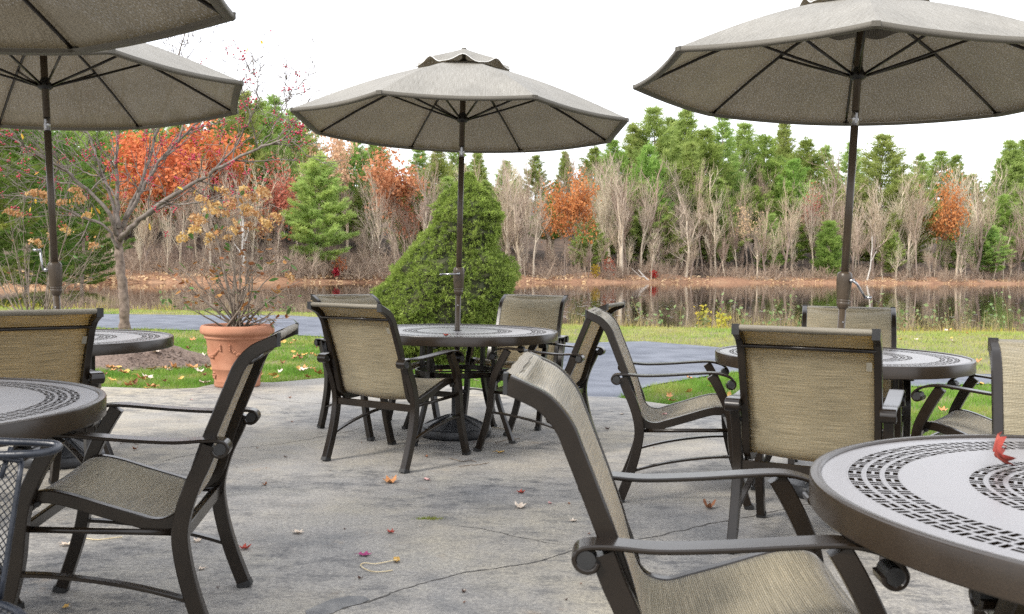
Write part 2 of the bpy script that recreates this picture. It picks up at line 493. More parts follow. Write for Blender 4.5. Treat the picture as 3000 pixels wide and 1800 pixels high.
M['concrete'] = mat_concrete()
M['litter'] = mat_litter()
M['water'] = mat_water()
M['woodfloor'] = simple('shaded_wood_floor', (0.05, 0.034, 0.026), (0.13, 0.085, 0.06), .6, .95, detail=8)  # leaf litter deeper in the wood, its shade put into a darker colour
M['turf'] = simple('turf_soil', (0.095, 0.10, 0.035), (0.20, 0.17, 0.075), 1.4, 0.95, 0.4, 40)
M['asphalt'] = simple('asphalt', (0.075, 0.084, 0.108), (0.15, 0.163, 0.195), 2.2, 0.85, 0.6, 140, detail=12)
M['mulch'] = simple('bark_mulch', (0.075, 0.05, 0.038), (0.20, 0.145, 0.115), 38, 0.95, 0.9, 60)
M['crack'] = simple('crack_dirt', (0.03, 0.028, 0.026), (0.12, 0.11, 0.10), 30, 0.95)
M['patch'] = simple('tar_patch', (0.11, 0.112, 0.115), (0.22, 0.215, 0.205), 16, 0.85, 0.3)

# ---- shapes of the shore lines
SX = np.array([-260, -120, -60, -36, -22, 0, 32, 94, 200, 420.]); SY = np.array([22, 36, 50, 66, 78, 99, 128, 168, 215, 260.])
NX = np.array([-260, -60, -30, -14, -9, -4, 2, 8, 16, 40, 420.]); NY = np.array([21, 27, 27.5, 26, 25.5, 25.2, 21.0, 20.6, 21.5, 24, 40.])


def far_shore(x): return np.interp(x, SX, SY)
def near_shore(x): return np.minimum(np.interp(x, NX, NY), far_shore(x) - 0.5)


def far_height(t):
    return np.interp(t, [-6, -3, 0, 1.0, 3, 8, 25, 60, 140, 400], [-.75, -.6, -.25, .1, .42, .95, 3.6, 11, 20, 30])


def build_ground():
    xs = np.concatenate([np.linspace(-420, -90, 12), np.linspace(-80, 120, 101), np.linspace(135, 480, 14)])
    near = np.array([-60, -25, -10, 0, 5, 9, 13, 16, 18])
    rows = []
    for y in near: rows.append((np.full_like(xs, y), np.full_like(xs, -0.035)))
    for t, z in ((-2.6, -.035), (-1.6, -.06), (-.6, -.16), (0, -.25), (.8, -.45), (2.5, -.7)):
        rows.append((near_shore(xs) + t, np.full_like(xs, z)))
    for f in (.3, .7):
        rows.append((near_shore(xs) * (1 - f) + far_shore(xs) * f, np.full_like(xs, -.9)))
    nw = len(rows)
    for t in (-4, -1.5, 0, .5, 1, 2, 3, 5, 8, 13, 20, 30, 45, 70, 110, 180, 400, 900):
        yy = far_shore(xs) + t
        z = far_height(np.full_like(xs, t)) + (0.25 * np.sin(xs * .23 + t) + .18 * np.sin(xs * .61 + 2)) * np.clip(t / 3, 0, 1)
        yy = yy + 0.6 * np.sin(xs * .35) * np.clip((t + 4) / 4, 0, 1) * (t < 10)
        rows.append((yy, z))
    n = len(xs)
    for k in range(1, len(rows)):
        rows[k] = (np.maximum(rows[k][0], rows[k - 1][0] + 0.05), rows[k][1])
    V = np.concatenate([np.stack([xs, y, z], 1) for y, z in rows])
    i = np.arange(len(rows) - 1)[:, None]; j = np.arange(n - 1)[None]
    F = np.stack([i * n + j, i * n + j + 1, (i + 1) * n + j + 1, (i + 1) * n + j], -1)
    mb = MB(); mb.add(V, [F[:nw].reshape(-1, 4)], mi=0)
    mb.p += [F[nw:nw + 7].reshape(-1, 4), F[nw + 7:].reshape(-1, 4)]; mb.mi += [1, 2]
    o = mb.build('ground', [M['turf'], M['litter'], M['woodfloor']], smooth=True)
    tag(o, kind='structure')


build_ground()
mb = MB(); mb.add([(-300, 14, -.25), (470, 14, -.25), (470, 330, -.25), (-300, 330, -.25)], [[(0, 1, 2, 3)]])
tag(mb.build('pond_water', M['water']), kind='structure')


def poly_sheet(name, pts, z, mat, thick=0.0, wob=0.0):
    pts = np.asarray(pts, float)
    if wob:
        P2 = []
        for k in range(len(pts)):
            a, b = pts[k], pts[(k + 1) % len(pts)]; m_ = max(1, int(np.linalg.norm(b - a) / 0.25)) if np.linalg.norm(b - a) < 12 else 1
            for t in np.linspace(0, 1, m_, endpoint=False):
                P2.append(a + (b - a) * t + rng.normal(0, wob, 2))
        pts = np.array(P2)
    n = len(pts)
    mb = MB(); top = np.c_[pts, np.full(n, z)]
    if thick:
        bot = np.c_[pts, np.full(n, z - thick)]
        j = np.arange(n)
        mb.add(np.concatenate([top, bot]), [np.arange(n), np.stack([j, j + n, (j + 1) % n + n, (j + 1) % n], 1)])
    else:
        mb.add(top, [np.arange(n)])
    o = mb.build(name, mat)
    tag(o, kind='structure')
    return o


PATIO = [(9, -7), (9, 4.4), (6.5, 4.7), (5, 5.15), (3.7, 5.8), (2.84, 6.5), (2.4, 7.15), (1.91, 7.6), (1.36, 7.82), (1.03, 8.18), (.92, 8.27), (.35, 8.3), (-.3, 8.75), (-1.1, 9.42), (-1.92, 9.41),
         (-2.2, 9.1), (-2.34, 8.98), (-2.8, 8.98), (-2.9, 8.5), (-3.15, 8.4), (-3.76, 8.49), (-6, 8.3), (-9, 8.1), (-9, -7)]
patio = poly_sheet('patio', PATIO, 0.0, M['concrete'], 0.16, wob=0.008)
PATH = [(14, 13), (9, 11.8), (5.6, 10.8), (4.7, 10.6), (3.9, 12.2), (3.16, 14.2), (2.2, 15.2), (.99, 14.6), (-1, 17), (-3, 20.2), (-5.4, 21.9), (-7.2, 21.5), (-9.4, 21.4), (-11.5, 20.8), (-16, 20.2), (-26, 20),
        (-26, 18.2), (-16, 18.8), (-10.25, 18.4), (-7.4, 16.7), (-5.6, 16.4), (-3.8, 15.7), (-2, 14.5), (-.8, 13.5), (.25, 12.6), (.42, 10.2), (.33, 8.24), (.93, 8.2), (1.02, 8.5), (1.35, 9.2), (2.13, 10.15), (2.63, 10.7), (3.3, 10.15), (4.16, 9.5), (4.9, 9.75), (9, 10.8), (14, 11.9)]
poly_sheet('asphalt_path', PATH, -0.018, M['asphalt'], wob=0.02)


def in_poly(P, poly):
    poly = np.asarray(poly); x, y = P[:, 0], P[:, 1]; ins = np.zeros(len(P), bool)
    for k in range(len(poly)):
        x1, y1 = poly[k]; x2, y2 = poly[k - 1]
        c = (y1 > y) != (y2 > y)
        ins ^= c & (x < (x2 - x1) * (y - y1) / (y2 - y1 + 1e-12) + x1)
    return ins


# ---- cracks and a tar patch in the slab: ragged dirt-filled ribbons just proud of the slab
def crack(pts, w, seed, depth_z=0.0015):
    r = np.random.default_rng(seed)
    P = np.array([at_z(x, y)[:2] for x, y in pts]); out = []
    for a, b in zip(P[:-1], P[1:]):
        m_ = max(3, int(np.linalg.norm(b - a) / 0.02))
        for t in np.linspace(0, 1, m_, endpoint=False): out.append(a + (b - a) * t)
    out = np.array(out + [P[-1]])
    d = np.cumsum(r.normal(0, .004, (len(out), 2)), 0); d -= np.linspace(0, 1, len(out))[:, None] * d[-1]
    out = out + d + r.normal(0, .0016, out.shape)
    T = np.gradient(out, axis=0); T /= np.linalg.norm(T, axis=1)[:, None] + 1e-9
    Nn = np.stack([-T[:, 1], T[:, 0]], 1)
    ww = w * (.35 + r.random(len(out)) * .9) * np.interp(np.arange(len(out)), [0, 6, len(out) - 7, len(out) - 1], [.2, 1, 1, .2])
    n = len(out); mb = MB()
    V = np.concatenate([np.c_[out + Nn * ww[:, None] / 2, np.full(n, depth_z)], np.c_[out - Nn * ww[:, None] / 2, np.full(n, depth_z)]])
    j = np.arange(n - 1)
    mb.add(V, [np.stack([j, j + 1, j + 1 + n, j + n], 1)])
    mb.build('crack', M['crack'], patio)


crack([(700, 1490), (800, 1478), (890, 1452), (960, 1430), (1060, 1398), (1180, 1372), (1290, 1352), (1380, 1332), (1500, 1305), (1580, 1290), (1700, 1268), (1830, 1248), (1960, 1215), (2010, 1195)], .009, 3)
crack([(1085, 1268), (1140, 1276), (1210, 1288), (1265, 1300), (1330, 1313), (1385, 1318)], .004, 4)
crack([(1265, 1300), (1320, 1305), (1380, 1316)], .003, 5)
crack([(520, 1088), (600, 1082), (680, 1072), (760, 1058), (840, 1045), (930, 1024)], .006, 6)
crack([(520, 1088), (440, 1104), (380, 1118)], .006, 8)
crack([(560, 940), (640, 962), (720, 973), (850, 978)], .006, 9)
crack([(1380, 1010), (1500, 990), (1620, 1010)], .005, 10)
crack([(2010, 1195), (2200, 1145), (2473, 1100)], .008, 11)
pp = np.array([at_z(x, y)[:2] for x, y in ((735, 1476), (770, 1462), (800, 1448), (840, 1440), (880, 1441), (893, 1450), (870, 1462), (830, 1470), (800, 1482), (770, 1489), (740, 1490))])
mb = MB(); mb.add(np.c_[pp + rng.normal(0, .004, pp.shape), np.full(len(pp), .0022)], [np.arange(len(pp))[::-1]]); mb.build('tar_patch', M['patch'], patio)

# ---- mulch mound on the left lawn
mc = np.array([-4.45, 10.9])
nr, ns = 16, 64; V = []
for i in range(nr + 1):
    r_ = i / nr
    for k in range(ns):
        a = 2 * np.pi * k / ns
        rad = r_ * (1.05 + .12 * math.sin(3 * a + 1) + .08 * math.sin(7 * a))
        z = -0.04 + .27 * (math.cos(min(1, r_) * math.pi) * .5 + .5) + rng.normal(0, .009)
        V.append((mc[0] + rad * 1.1 * math.cos(a), mc[1] + rad * .85 * math.sin(a), z))
mb = MB(); mb.add(V, [ring_faces(nr + 1, ns)[:, ::-1]])
mound = mb.build('mulch_mound', M['mulch'], smooth=True); tag(mound, kind='structure')
# loose bark chips on the mound
n = 1500
a = rng.random(n) * 2 * np.pi; r_ = np.sqrt(rng.random(n)) * 1.0
C = np.c_[mc[0] + r_ * 1.1 * np.cos(a), mc[1] + r_ * .85 * np.sin(a), -0.03 + .27 * (np.cos(r_ * np.pi) * .5 + .5)]
mb = MB(); leaf_quads(mb, C, rng.normal(size=(n, 3)) * .5 + [0, 0, 1], rng.uniform(.02, .06, n), .35)
tag(mb.build('bark_chips', M['mulch'], mound), kind='stuff')

# ---- lawn: real blades, dense near the patio
M['grass'] = leafy('lawn_grass', [(0.10, 0.215, 0.022), (0.17, 0.30, 0.04), (0.33, 0.34, 0.085)], 1.6, 0.35, 0.55, 0.0)
M['drygrass'] = leafy('dry_lawn_grass', [(0.24, 0.33, 0.06), (0.36, 0.38, 0.10), (0.40, 0.34, 0.15)], 0.8, 0.3, 0.7, 0.0)


def lawn(name, label, boxes, mat, h, extra=None):
    P = []; Hh = []
    for (x0, x1, y0, y1, dens) in boxes:
        n = int((x1 - x0) * (y1 - y0) * dens)
        p = np.c_[rng.uniform(x0, x1, n), rng.uniform(y0, y1, n)]
        k = ~in_poly(p, PATIO) & ~in_poly(p, PATH)
        k &= (np.abs(p[:, 0]) < 0.72 * p[:, 1] + 1.0)
        md = np.hypot((p[:, 0] - mc[0]) / 1.1, (p[:, 1] - mc[1]) / .85); k &= (md > .98)
        cl = np.sin(p[:, 0] * 5.1 + np.sin(p[:, 1] * 4)) * np.sin(p[:, 1] * 6.3 + 1) ; k &= rng.random(n) < .62 + .38 * cl
        P.append(p[k])
    P = np.concatenate(P); n = len(P)
    z = np.interp(P[:, 1] - near_shore(P[:, 0]), [-2.6, -1.6, -.6, 0], [-.035, -.06, -.16, -.25])
    d = P[:, 1]
    D = np.c_[rng.normal(0, .55, (n, 2)), np.ones(n)]
    mb = MB(); blades(mb, np.c_[P, z], D, h * rng.uniform(.5, 1.25, n), .0045 * np.clip(d / 8, .9, 3) * rng.uniform(.8, 1.5, n), bend=.15)
    o = mb.build(name, mat); tag(o, label, 'grass', kind='stuff')


lawn('lawn_grass', 'short green grass of the lawn beside the patio', [(-7, 1.0, 8.2, 10.5, 5200), (-8.5, 1, 10.5, 14.5, 2300), (-10, -1, 14.5, 18.4, 700), (.9, 3.4, 7.4, 10.8, 5200), (2.4, 6.6, 5.3, 10.0, 4200)], M['grass'], .06)
lawn('yellowing_grass', 'yellow-green grass between the path and the pond bank', [(-18, -1, 19.5, 24.5, 420), (0, 14, 11, 20, 650), (-1, 1, 17, 20, 500), (-9, -3.6, 14.6, 18.4, 500), (-3.6, -.6, 13.2, 15.5, 500)], M['drygrass'], .07)

# ================================================================== FURNITURE
# ---- sling chair; local x points where the sitter looks, origin under the rear of the arms
RAIL = catmull([(-.166, .914), (-.135, .901), (-.095, .880), (-.058, .838), (-.034, .783), (-.003, .707), (.027, .631), (.055, .554), (.076, .480), (.096, .420), (.128, .385), (.180, .374), (.240, .391), (.330, .420), (.419, .450), (.477, .462), (.515, .455), (.532, .432)], 5)
RLEG = catmull([(.018, .612), (.040, .556), (.066, .500), (.090, .430), (.102, .364), (.098, .300), (.080, .212), (.050, .112), (.008, .0)], 5)
FLEG = catmull([(.440, .636), (.470, .585), (.503, .520), (.528, .455), (.540, .375), (.548, .285), (.568, .190), (.600, .085), (.630, .0)], 5)
ARM = catmull([(.010, .598), (.003, .586), (-.012, .582), (-.027, .589), (-.034, .604), (-.027, .619), (-.010, .626), (.035, .628), (.119, .624), (.239, .631), (.358, .642), (.440, .648), (.492, .642), (.530, .627), (.551, .603), (.547, .583), (.532, .576), (.516, .583), (.512, .596)], 5)
ARC = catmull([(.060, .150), (.130, .175), (.240, .205), (.360, .228), (.470, .243), (.555, .248)], 5)
HALF = 0.287


def make_chair():
    root = empty('patio_chair')
    for s in (-1, 1):
        lg = bar_xz(MB(), RLEG, s * HALF, .046, .036).build('leg', M['bronze'], root, 'auto')
        bar_xz(MB(), [(.0085, .0005), (.0155, .020)], s * HALF, .050, .040).build('foot_cap', M['blackcap'], lg)
        lg = bar_xz(MB(), FLEG, s * HALF, np.linspace(.043, .040, len(FLEG)), .036).build('leg', M['bronze'], root, 'auto')
        bar_xz(MB(), [(.6315, .0005), (.6255, .020)], s * HALF, .046, .040).build('foot_cap', M['blackcap'], lg)
        ar = bar_xz(MB(), ARM, s * HALF, .010, .060, .003).build('armrest', M['bronze'], root, 'auto')
        for (cx, cz, r_) in ((-.012, .604, .0215), (.532, .596, .0215)):
            tube(MB(), [(cx, s * HALF - .028, cz), (cx, s * HALF + .028, cz)], r_ - .004, 14).build('scroll_plug', M['blackcap'], ar)
        rl = bar_xz(MB(), RAIL, s * .250, .037, .028).build('sling_rail', M['bronze'], root, 'auto')
        mb = MB(); box(mb, (-.1690, s * .250, .9155), (.008, .029, .041)); mb.build('end_cap', M['blackcap'], rl)
        bar_xz(MB(), ARC, s * (HALF - .002), .011, .028, .002).build('arched_stretcher', M['bronze'], root, 'auto')
        tube(MB(), [(.105, s * .268, .352), (.33, s * .268, .362), (.54, s * .268, .372)], .0095, 8).build('side_rail', M['bronze'], root, True)
        for bx_, bz_ in ((.050, .54), (.50, .443)):
            tube(MB(), [(bx_, s * .260, bz_), (bx_, s * .276, bz_)], .008, 8).build('bolt', M['blackcap'], root)
    for nm, c, sz in (('back_stretcher', (.100, 0, .345), (.018, 2 * HALF - .026, .040)), ('front_stretcher', (.535, 0, .372), (.016, 2 * HALF - .026, .034))):
        mb = MB(); box(mb, c, sz); o = mb.build(nm, M['bronze'], root)
        bv = o.modifiers.new('ease', 'BEVEL'); bv.width = .003; bv.segments = 1
    tube(MB(), [(-.085, -.245, .848), (-.085, .245, .848)], .0085, 8).build('spreader_bar', M['bronze'], root, True)
    tube(MB(), [(.118, -.245, .350), (.118, .245, .350)], .0085, 8).build('spreader_bar', M['bronze'], root, True)
    # the sling: one cloth over both rails, hollow in the middle
    C = RAIL[1:]
    T = np.gradient(C, axis=0); T /= np.linalg.norm(T, axis=1)[:, None]
    Nn = np.stack([-T[:, 1], T[:, 0]], 1)              # towards the sitter
    if Nn[len(Nn) // 2][0] < 0 and False: Nn = -Nn
    S = np.concatenate([[0], np.cumsum(np.linalg.norm(np.diff(C, axis=0), axis=1))])
    ny = 11; ys = np.linspace(-.262, .262, ny)
    V = []; UV = []
    for k in range(len(C)):
        for y in ys:
            e = (y / .262) ** 2
            off = .0195 - .020 * (1 - e) * (1 if 3 < k < len(C) - 3 else .3) - (.004 if abs(y) > .255 else 0)
            p = C[k] + Nn[k] * off
            V.append((p[0], y, p[1])); UV.append((y, S[k]))
    n = len(C); i = np.arange(n - 1)[:, None]; j = np.arange(ny - 1)[None]
    F = np.stack([i * ny + j, (i + 1) * ny + j, (i + 1) * ny + j + 1, i * ny + j + 1], -1).reshape(-1, 4)
    sl = MB().add(V, [F], UV).build('sling', M['sling'], root, True, True)
    so = sl.modifiers.new('thick', 'SOLIDIFY'); so.thickness = .0025; so.offset = 0
    # hem pocket over the top, hanging a hand's breadth down the back
    V = []; UV = []
    hem = [(-.150, .9270), (-.164, .9330), (-.1735, .9300), (-.1745, .9200), (-.170, .9130), (-.158, .9080)]
    for k, (x, z) in enumerate(hem):
        for y in np.linspace(-.236, .236, 9): V.append((x + .002 * math.sin(y * 40), y, z)); UV.append((y, .02 * k))
    i = np.arange(len(hem) - 1)[:, None]; j = np.arange(8)[None]
    F = np.stack([i * 9 + j, (i + 1) * 9 + j, (i + 1) * 9 + j + 1, i * 9 + j + 1], -1).reshape(-1, 4)
    MB().add(V, [F], UV).build('top_hem', M['slinghem'], sl, True, True)
    mb = MB(); mb.add([(-.0475, -.230, .770), (-.0475, -.210, .770), (-.0625, -.210, .804), (-.0625, -.230, .804)], [[(0, 1, 2, 3)]])
    mb.build('care_tag', M['tagcloth'], sl)
    return root


chair_proto = make_chair()
used = [False]


def place_chair(x, y, hx, hy, label, group):
    if used[0]:
        c = copy_tree(chair_proto)
    else:
        c = chair_proto; used[0] = True
    c.location = (x, y, 0); c.rotation_euler = (0, 0, math.atan2(hy, hx))
    tag(c, label, 'chair', group)
    return c


GC = 'brown sling chairs around the patio tables'
place_chair(-.8835, 2.94, -.992, -.125, 'brown sling armchair seen side-on at lower left, facing the left foreground table', GC)
place_chair(.181, 1.97, .995, -.09, 'large blurred foreground sling armchair pulled up to the right foreground table, seen side-on', GC)
place_chair(-.835, 5.20, .513, .858, 'sling armchair turned back-on in front of the central umbrella table', GC)
place_chair(-1.13, 6.66, .68, -.73, 'sling armchair half hidden behind the back-on chair at the central table', GC)
place_chair(.13, 7.17, -.33, -.944, 'sling armchair facing the camera behind the central table, right of its pole', GC)
place_chair(.485, 5.78, -.95, .313, 'sling armchair on the right side of the central table, turned three-quarters away', GC)
place_chair(.575, 4.77, .985, -.17, 'pale-seated sling armchair side-on at the left of the right rear table', GC)
place_chair(1.149, 3.55, .44, .90, 'sling armchair back-on in front of the right rear table, olive cloth glowing', GC)
place_chair(1.985, 5.44, -.32, -.947, 'sling armchair facing the camera behind the right umbrella pole', GC)
place_chair(2.40, 3.96, -.77, .64, 'sling armchair right of the right rear table, only arms and seat in view', GC)
place_chair(1.685, 2.65, -.36, -.933, 'sling armchair cut by the right edge, behind the right foreground table', GC)
place_chair(1.085, .985, 0.02, 1.0, 'sling armchair of which only an arm scroll shows under the right foreground table', GC)
place_chair(-2.13, 4.06, -.68, .733, 'sling armchair back-on at the left edge, in front of the left rear table', GC)

# ---- round tables with slotted tops
TR = 0.675


def make_table():
    root = empty('round_patio_table')
    # polar grid of the top with two bands of basket-weave slots punched through
    mb = MB()

    def ring(r0, r1, seg):
        a = np.arange(seg) * 2 * np.pi / seg
        V = np.concatenate([np.c_[r * np.cos(a), r * np.sin(a), np.zeros(seg)] for r in (r0, r1)])
        j = np.arange(seg)
        mb.add(V, [np.stack([j, j + seg, (j + 1) % seg + seg, (j + 1) % seg], 1)])

    def band(r0, r1, cells, phase):
        # each cell: two slots, alternately across and along; rest of the cell stays metal
        V = []; F = []
        for c in range(cells):
            t0 = (c + phase) * 2 * np.pi / cells; dt = 2 * np.pi / cells
            us = np.array([0, .07, .38, .55, .86, .93, 1.0]); vs = np.array([0, .06, .37, .56, .87, .94, 1.0])
            b = len(V)
            for v in vs:
                for u in us:
                    r = r0 + (r1 - r0) * v; V.append((r * math.cos(t0 + dt * u), r * math.sin(t0 + dt * u), 0))
            for iv in range(6):
                for iu in range(6):
                    if c % 2 == 0: hole = iv in (1, 2, 3) and iu in (1, 3)
                    else: hole = iu in (1, 2, 3) and iv in (1, 3)
                    if not hole:
                        q = b + iv * 7 + iu; F.append((q, q + 7, q + 8, q + 1))
        mb.add(V, [np.array(F)])

    prev = .026
    for (b0, nrow, cells) in ((.270, 3, 0), (.500, 3, 1)):
        ring(prev, b0, 96)
        for k in range(nrow):
            a = b0 + k * .0355
            cc = [[50, 58, 64], [92, 98, 104]][cells][k]
            band(a, a + .0315, cc, .5 * k)
            ring(a + .0315, a + .0355, 96)
        prev = b0 + nrow * .0355
    ring(prev, .652, 96)
    top = mb.build('tabletop', [M['bronze_top'], M['bronze']], root); top.location.z = .714
    so = top.modifiers.new('thick', 'SOLIDIFY'); so.thickness = .009; so.offset = -1; so.material_offset = 1; so.material_offset_rim = 1
    mb = MB()
    lathe(mb, [(.6515, .700), (.6515, .7165), (.654, .7195), (.658, .7205), (.667, .7205), (.673, .7185), (.675, .714), (.675, .664), (.673, .661), (.668, .660), (.666, .662), (.666, .700), (.6515, .700)], 128)
    mb.build('rim', M['rim'], root, 'auto')
    for k in range(4):
        a = R(45 + 90 * k)
        lg = bar_xz(MB(), catmull([(.300, .700), (.300, .60), (.300, .50), (.300, .44), (.312, .36), (.345, .25), (.395, .13), (.452, .0)], 5), 0, .032, .028).build('leg', M['bronze'], root, 'auto')
        lg.rotation_euler.z = a
        bb = MB(); box(bb, (.45, 0, .010), (.034, .032, .019)); f = bb.build('foot_cap', M['blackcap'], lg)
        bb = MB(); box(bb, (.33, 0, .6935), (.62, .026, .014)); ab = bb.build('top_brace', M['bronze'], root); ab.rotation_euler.z = a
    mb = MB(); lathe(mb, [(.272, .422), (.284, .422), (.284, .456), (.272, .456), (.272, .422)], 64); mb.build('ring_brace', M['bronze'], root)
    mb = MB(); lathe(mb, [(.026, .425), (.036, .425), (.036, .452), (.026, .452), (.026, .425)], 24)
    for k in range(4):
        a = R(90 * k); box(mb, (.153 * math.cos(a), .153 * math.sin(a), .438), (.238, .010, .010), rz=a)
    mb.build('pole_guide', M['bronze'], root)
    mb = MB(); lathe(mb, [(.021, .7142), (.030, .7142), (.030, .7172), (.021, .7172), (.021, .7142)], 32); mb.build('hole_trim', M['bronze'], root)
    return root


TABLES = [(-.365, 6.22, 12, 'round slotted bronze table at the centre, under the open umbrella by the conifer'),
          (1.69, 4.74, 40, 'round slotted bronze table right of centre, behind the olive back-on chair'),
          (1.268, 1.709, 25, 'large round slotted tabletop in the lower right corner with a red leaf on it'),
          (-1.897, 2.640, 5, 'round slotted tabletop cut by the left edge in the foreground'),
          (-2.615, 5.18, 30, 'round slotted table at left in front of the mulch mound')]
tproto = make_table()
for k, (x, y, rz, lab) in enumerate(TABLES):
    t = tproto if k == 0 else copy_tree(tproto)
    t.scale = (.93, .93, 1) if k == 1 else (1, 1, 1)
    t.location = (x, y, 0); t.rotation_euler = (0, 0, R(rz))
    tag(t, lab, 'table', 'round slotted patio tables')


# ---- umbrellas
def make_umbrella():
    root = empty('patio_umbrella')
    RC, ZR, ZT_ = 1.142, 2.100, 2.548           # corner radius, rim height, crown height
    zc = lambda r: ZR + (ZT_ - ZR) * (1 - r / RC) + .035 * math.sin(math.pi * r / RC)
    tube(MB(), [(0, 0, .10), (0, 0, .5), (0, 0, .96)], .0185, 16).build('lower_pole', M['pole'], root, True)
    tube(MB(), [(0, 0, 1.10), (0, 0, 1.5), (0, 0, 1.885)], .0195, 16).build('middle_pole', M['pole'], root, True)
    j = tube(MB(), [(0, 0, 1.885), (0, 0, 1.962)], .0182, 16).build('tilt_joint', M['steel'], root, True)
    bb = MB(); box(bb, (0, -.0185, 1.925), (.012, .004, .05)); bb.build('tilt_button', M['steel'], j)
    tube(MB(), [(0, 0, 1.962), (0, 0, 2.2), (0, 0, 2.545)], .0195, 16).build('upper_pole', M['pole'], root, True)
    # crank housing: rounded shoulders, tapering body, two grooves
    mb = MB()
    prof = [(.0200, 1.142), (.030, 1.140), (.036, 1.131), (.0385, 1.115), (.0385, 1.09), (.036, 1.05), (.032, 1.005), (.0315, 1.002), (.0295, 1.0), (.0315, .998), (.0312, .990), (.0292, .988), (.031, .986), (.0302, .972), (.026, .960), (.020, .952)]
    lathe(mb, prof[::-1], 24)
    hs = mb.build('crank_housing', M['pole'], root, True); hs.scale = (1.0, 1.0, 1)
    mb = MB(); tube(mb, [(.030, 0, 1.098), (.058, 0, 1.098)], .011, 12); ax = mb.build('crank_axle', M['steel'], hs, True)
    mb = MB()
    tube(mb, [(.058, 0, 1.098), (.066, .03, 1.098), (.068, .115, 1.092)], [.009, .0062, .0055], 8)
    tube(mb, [(.064, .115, 1.092), (.105, .115, 1.092)], .0078, 10)
    mb.build('crank_handle', M['steel'], hs, True)
    bb = MB(); tube(bb, [(0, -.0182, .885), (0, -.0205, .885)], .004, 8); bb.build('pole_screw', M['steel'], root)
    # runner and hubs
    mb = MB(); lathe(mb, [(.0197, 2.120), (.030, 2.120), (.042, 2.132), (.042, 2.150), (.030, 2.160), (.0197, 2.185)], 20); mb.build('runner', M['blackcap'], root, True)
    mb = MB(); lathe(mb, [(.0197, 2.498), (.036, 2.498), (.036, 2.532), (.0197, 2.54)], 20); mb.build('top_hub', M['blackcap'], root, True)
    for k in range(8):
        a = R(45 * k); ca, sa = math.cos(a), math.sin(a)
        rr = np.array([.036, .3, .55, .8, 1.0, 1.135])
        P = [(r * ca, r * sa, zc(r) - .020) for r in rr]
        rb = tube(MB(), P, [.009, .009, .009, .008, .0075, .007], 6).build('rib', M['bronze'], root, True)
        tube(MB(), [(.040 * ca, .040 * sa, 2.142), (.30 * ca, .30 * sa, 2.142 + (zc(.56) - .03 - 2.142) * .48), (.56 * ca, .56 * sa, zc(.56) - .03)], .0075, 6).build('strut', M['bronze'], rb, True)
        bb = MB(); box(bb, (1.128 * ca, 1.128 * sa, zc(1.128) - .016), (.04, .034, .022), rz=a); bb.build('rib_tip', M['hem'], rb)
        # cloth panel between this rib and the next
        a2 = R(45 * (k + 1)); nr_, nu = 16, 9
        V = []; UV = []
        for i in range(nr_):
            r = .215 + (RC - .215) * i / (nr_ - 1)
            p0 = np.array([r * math.cos(a), r * math.sin(a), zc(r)]); p1 = np.array([r * math.cos(a2), r * math.sin(a2), zc(r)])
            for u in np.linspace(0, 1, nu):
                p = p0 * (1 - u) + p1 * u
                sag = 4 * u * (1 - u)
                p[2] -= .016 * sag * (r / RC)
                p[:2] *= 1 - .012 * sag * (r / RC) ** 3
                V.append(p); UV.append(((u - .5) * r * .765 + k * 1.3, r))
        i = np.arange(nr_ - 1)[:, None]; jj = np.arange(nu - 1)[None]
        F = np.stack([i * nu + jj, (i + 1) * nu + jj, (i + 1) * nu + jj + 1, i * nu + jj + 1], -1).reshape(-1, 4)
        UVr = np.array(UV)[:, ::-1]
        pn = MB().add(V, [F], UVr).build('canopy_panel', M['canopy'], root, True, True)
        # doubled hem hanging from the outer edge
        E = np.array(V[-nu:]); out = E.copy(); nrm = np.array([math.cos((a + a2) / 2), math.sin((a + a2) / 2), 0])
        Hh = np.concatenate([E + nrm * .004 + [0, 0, .003], E + nrm * .008 - [0, 0, .009], E + nrm * .005 - [0, 0, .021], E - nrm * .022 - [0, 0, .020], E - nrm * .034 - [0, 0, .009]])
        q = np.arange(4)[:, None]
        F = np.stack([q * nu + jj, (q + 1) * nu + jj, (q + 1) * nu + jj + 1, q * nu + jj + 1], -1).reshape(-1, 4)
        UVh = np.concatenate([np.c_[np.linspace(0, .87, nu), np.full(nu, .02 * t)] for t in range(5)])
        MB().add(Hh, [F], UVh).build('hem', M['hem'], pn, True, True)
    # vent cap with a wavy edge, raised over the crown opening
    ns_, nr_ = 96, 8; V = []; UV = []
    th = np.arange(ns_) * 2 * np.pi / ns_
    facet = np.cos(np.pi / 8) / np.cos((th % (np.pi / 4)) - np.pi / 8)
    for i in range(nr_):
        t = i / (nr_ - 1); r = .018 + (.335 - .018) * t
        w = -.024 * np.cos(8 * th) * t ** 2 + .004 * np.sin(16 * th + 1) * t ** 3
        z = ZT_ + .052 - .112 * t - .02 * t * t + w + .010
        V += list(np.c_[r * facet * np.cos(th), r * facet * np.sin(th), z]); UV += list(np.c_[np.full(ns_, r), th * .3])
    vc = MB().add(V, [ring_faces(nr_, ns_)[:, ::-1]], UV).build('vent_cap', M['canopy'], root, True, True)
    P = np.array(V[-ns_:]); tube(MB(), np.concatenate([P, P[:1]]), .0024, 5, caps=False).build('piping', M['piping'], vc, True)
    # inner ring of cloth round the crown opening, with a slack scalloped lower edge
    V = []; UV = []
    for i, (r, z) in enumerate(((.205, zc(.205) + .002), (.25, zc(.25) - .030), (.29, zc(.29) - .062))):
        w = .012 * np.cos(8 * th) * (i / 2)
        V += list(np.c_[r * facet * np.cos(th), r * facet * np.sin(th), z + w]); UV += list(np.c_[np.full(ns_, r), th * .3])
    MB().add(V, [ring_faces(3, ns_)], UV).build('vent_lining', M['hem'], root, True, True)
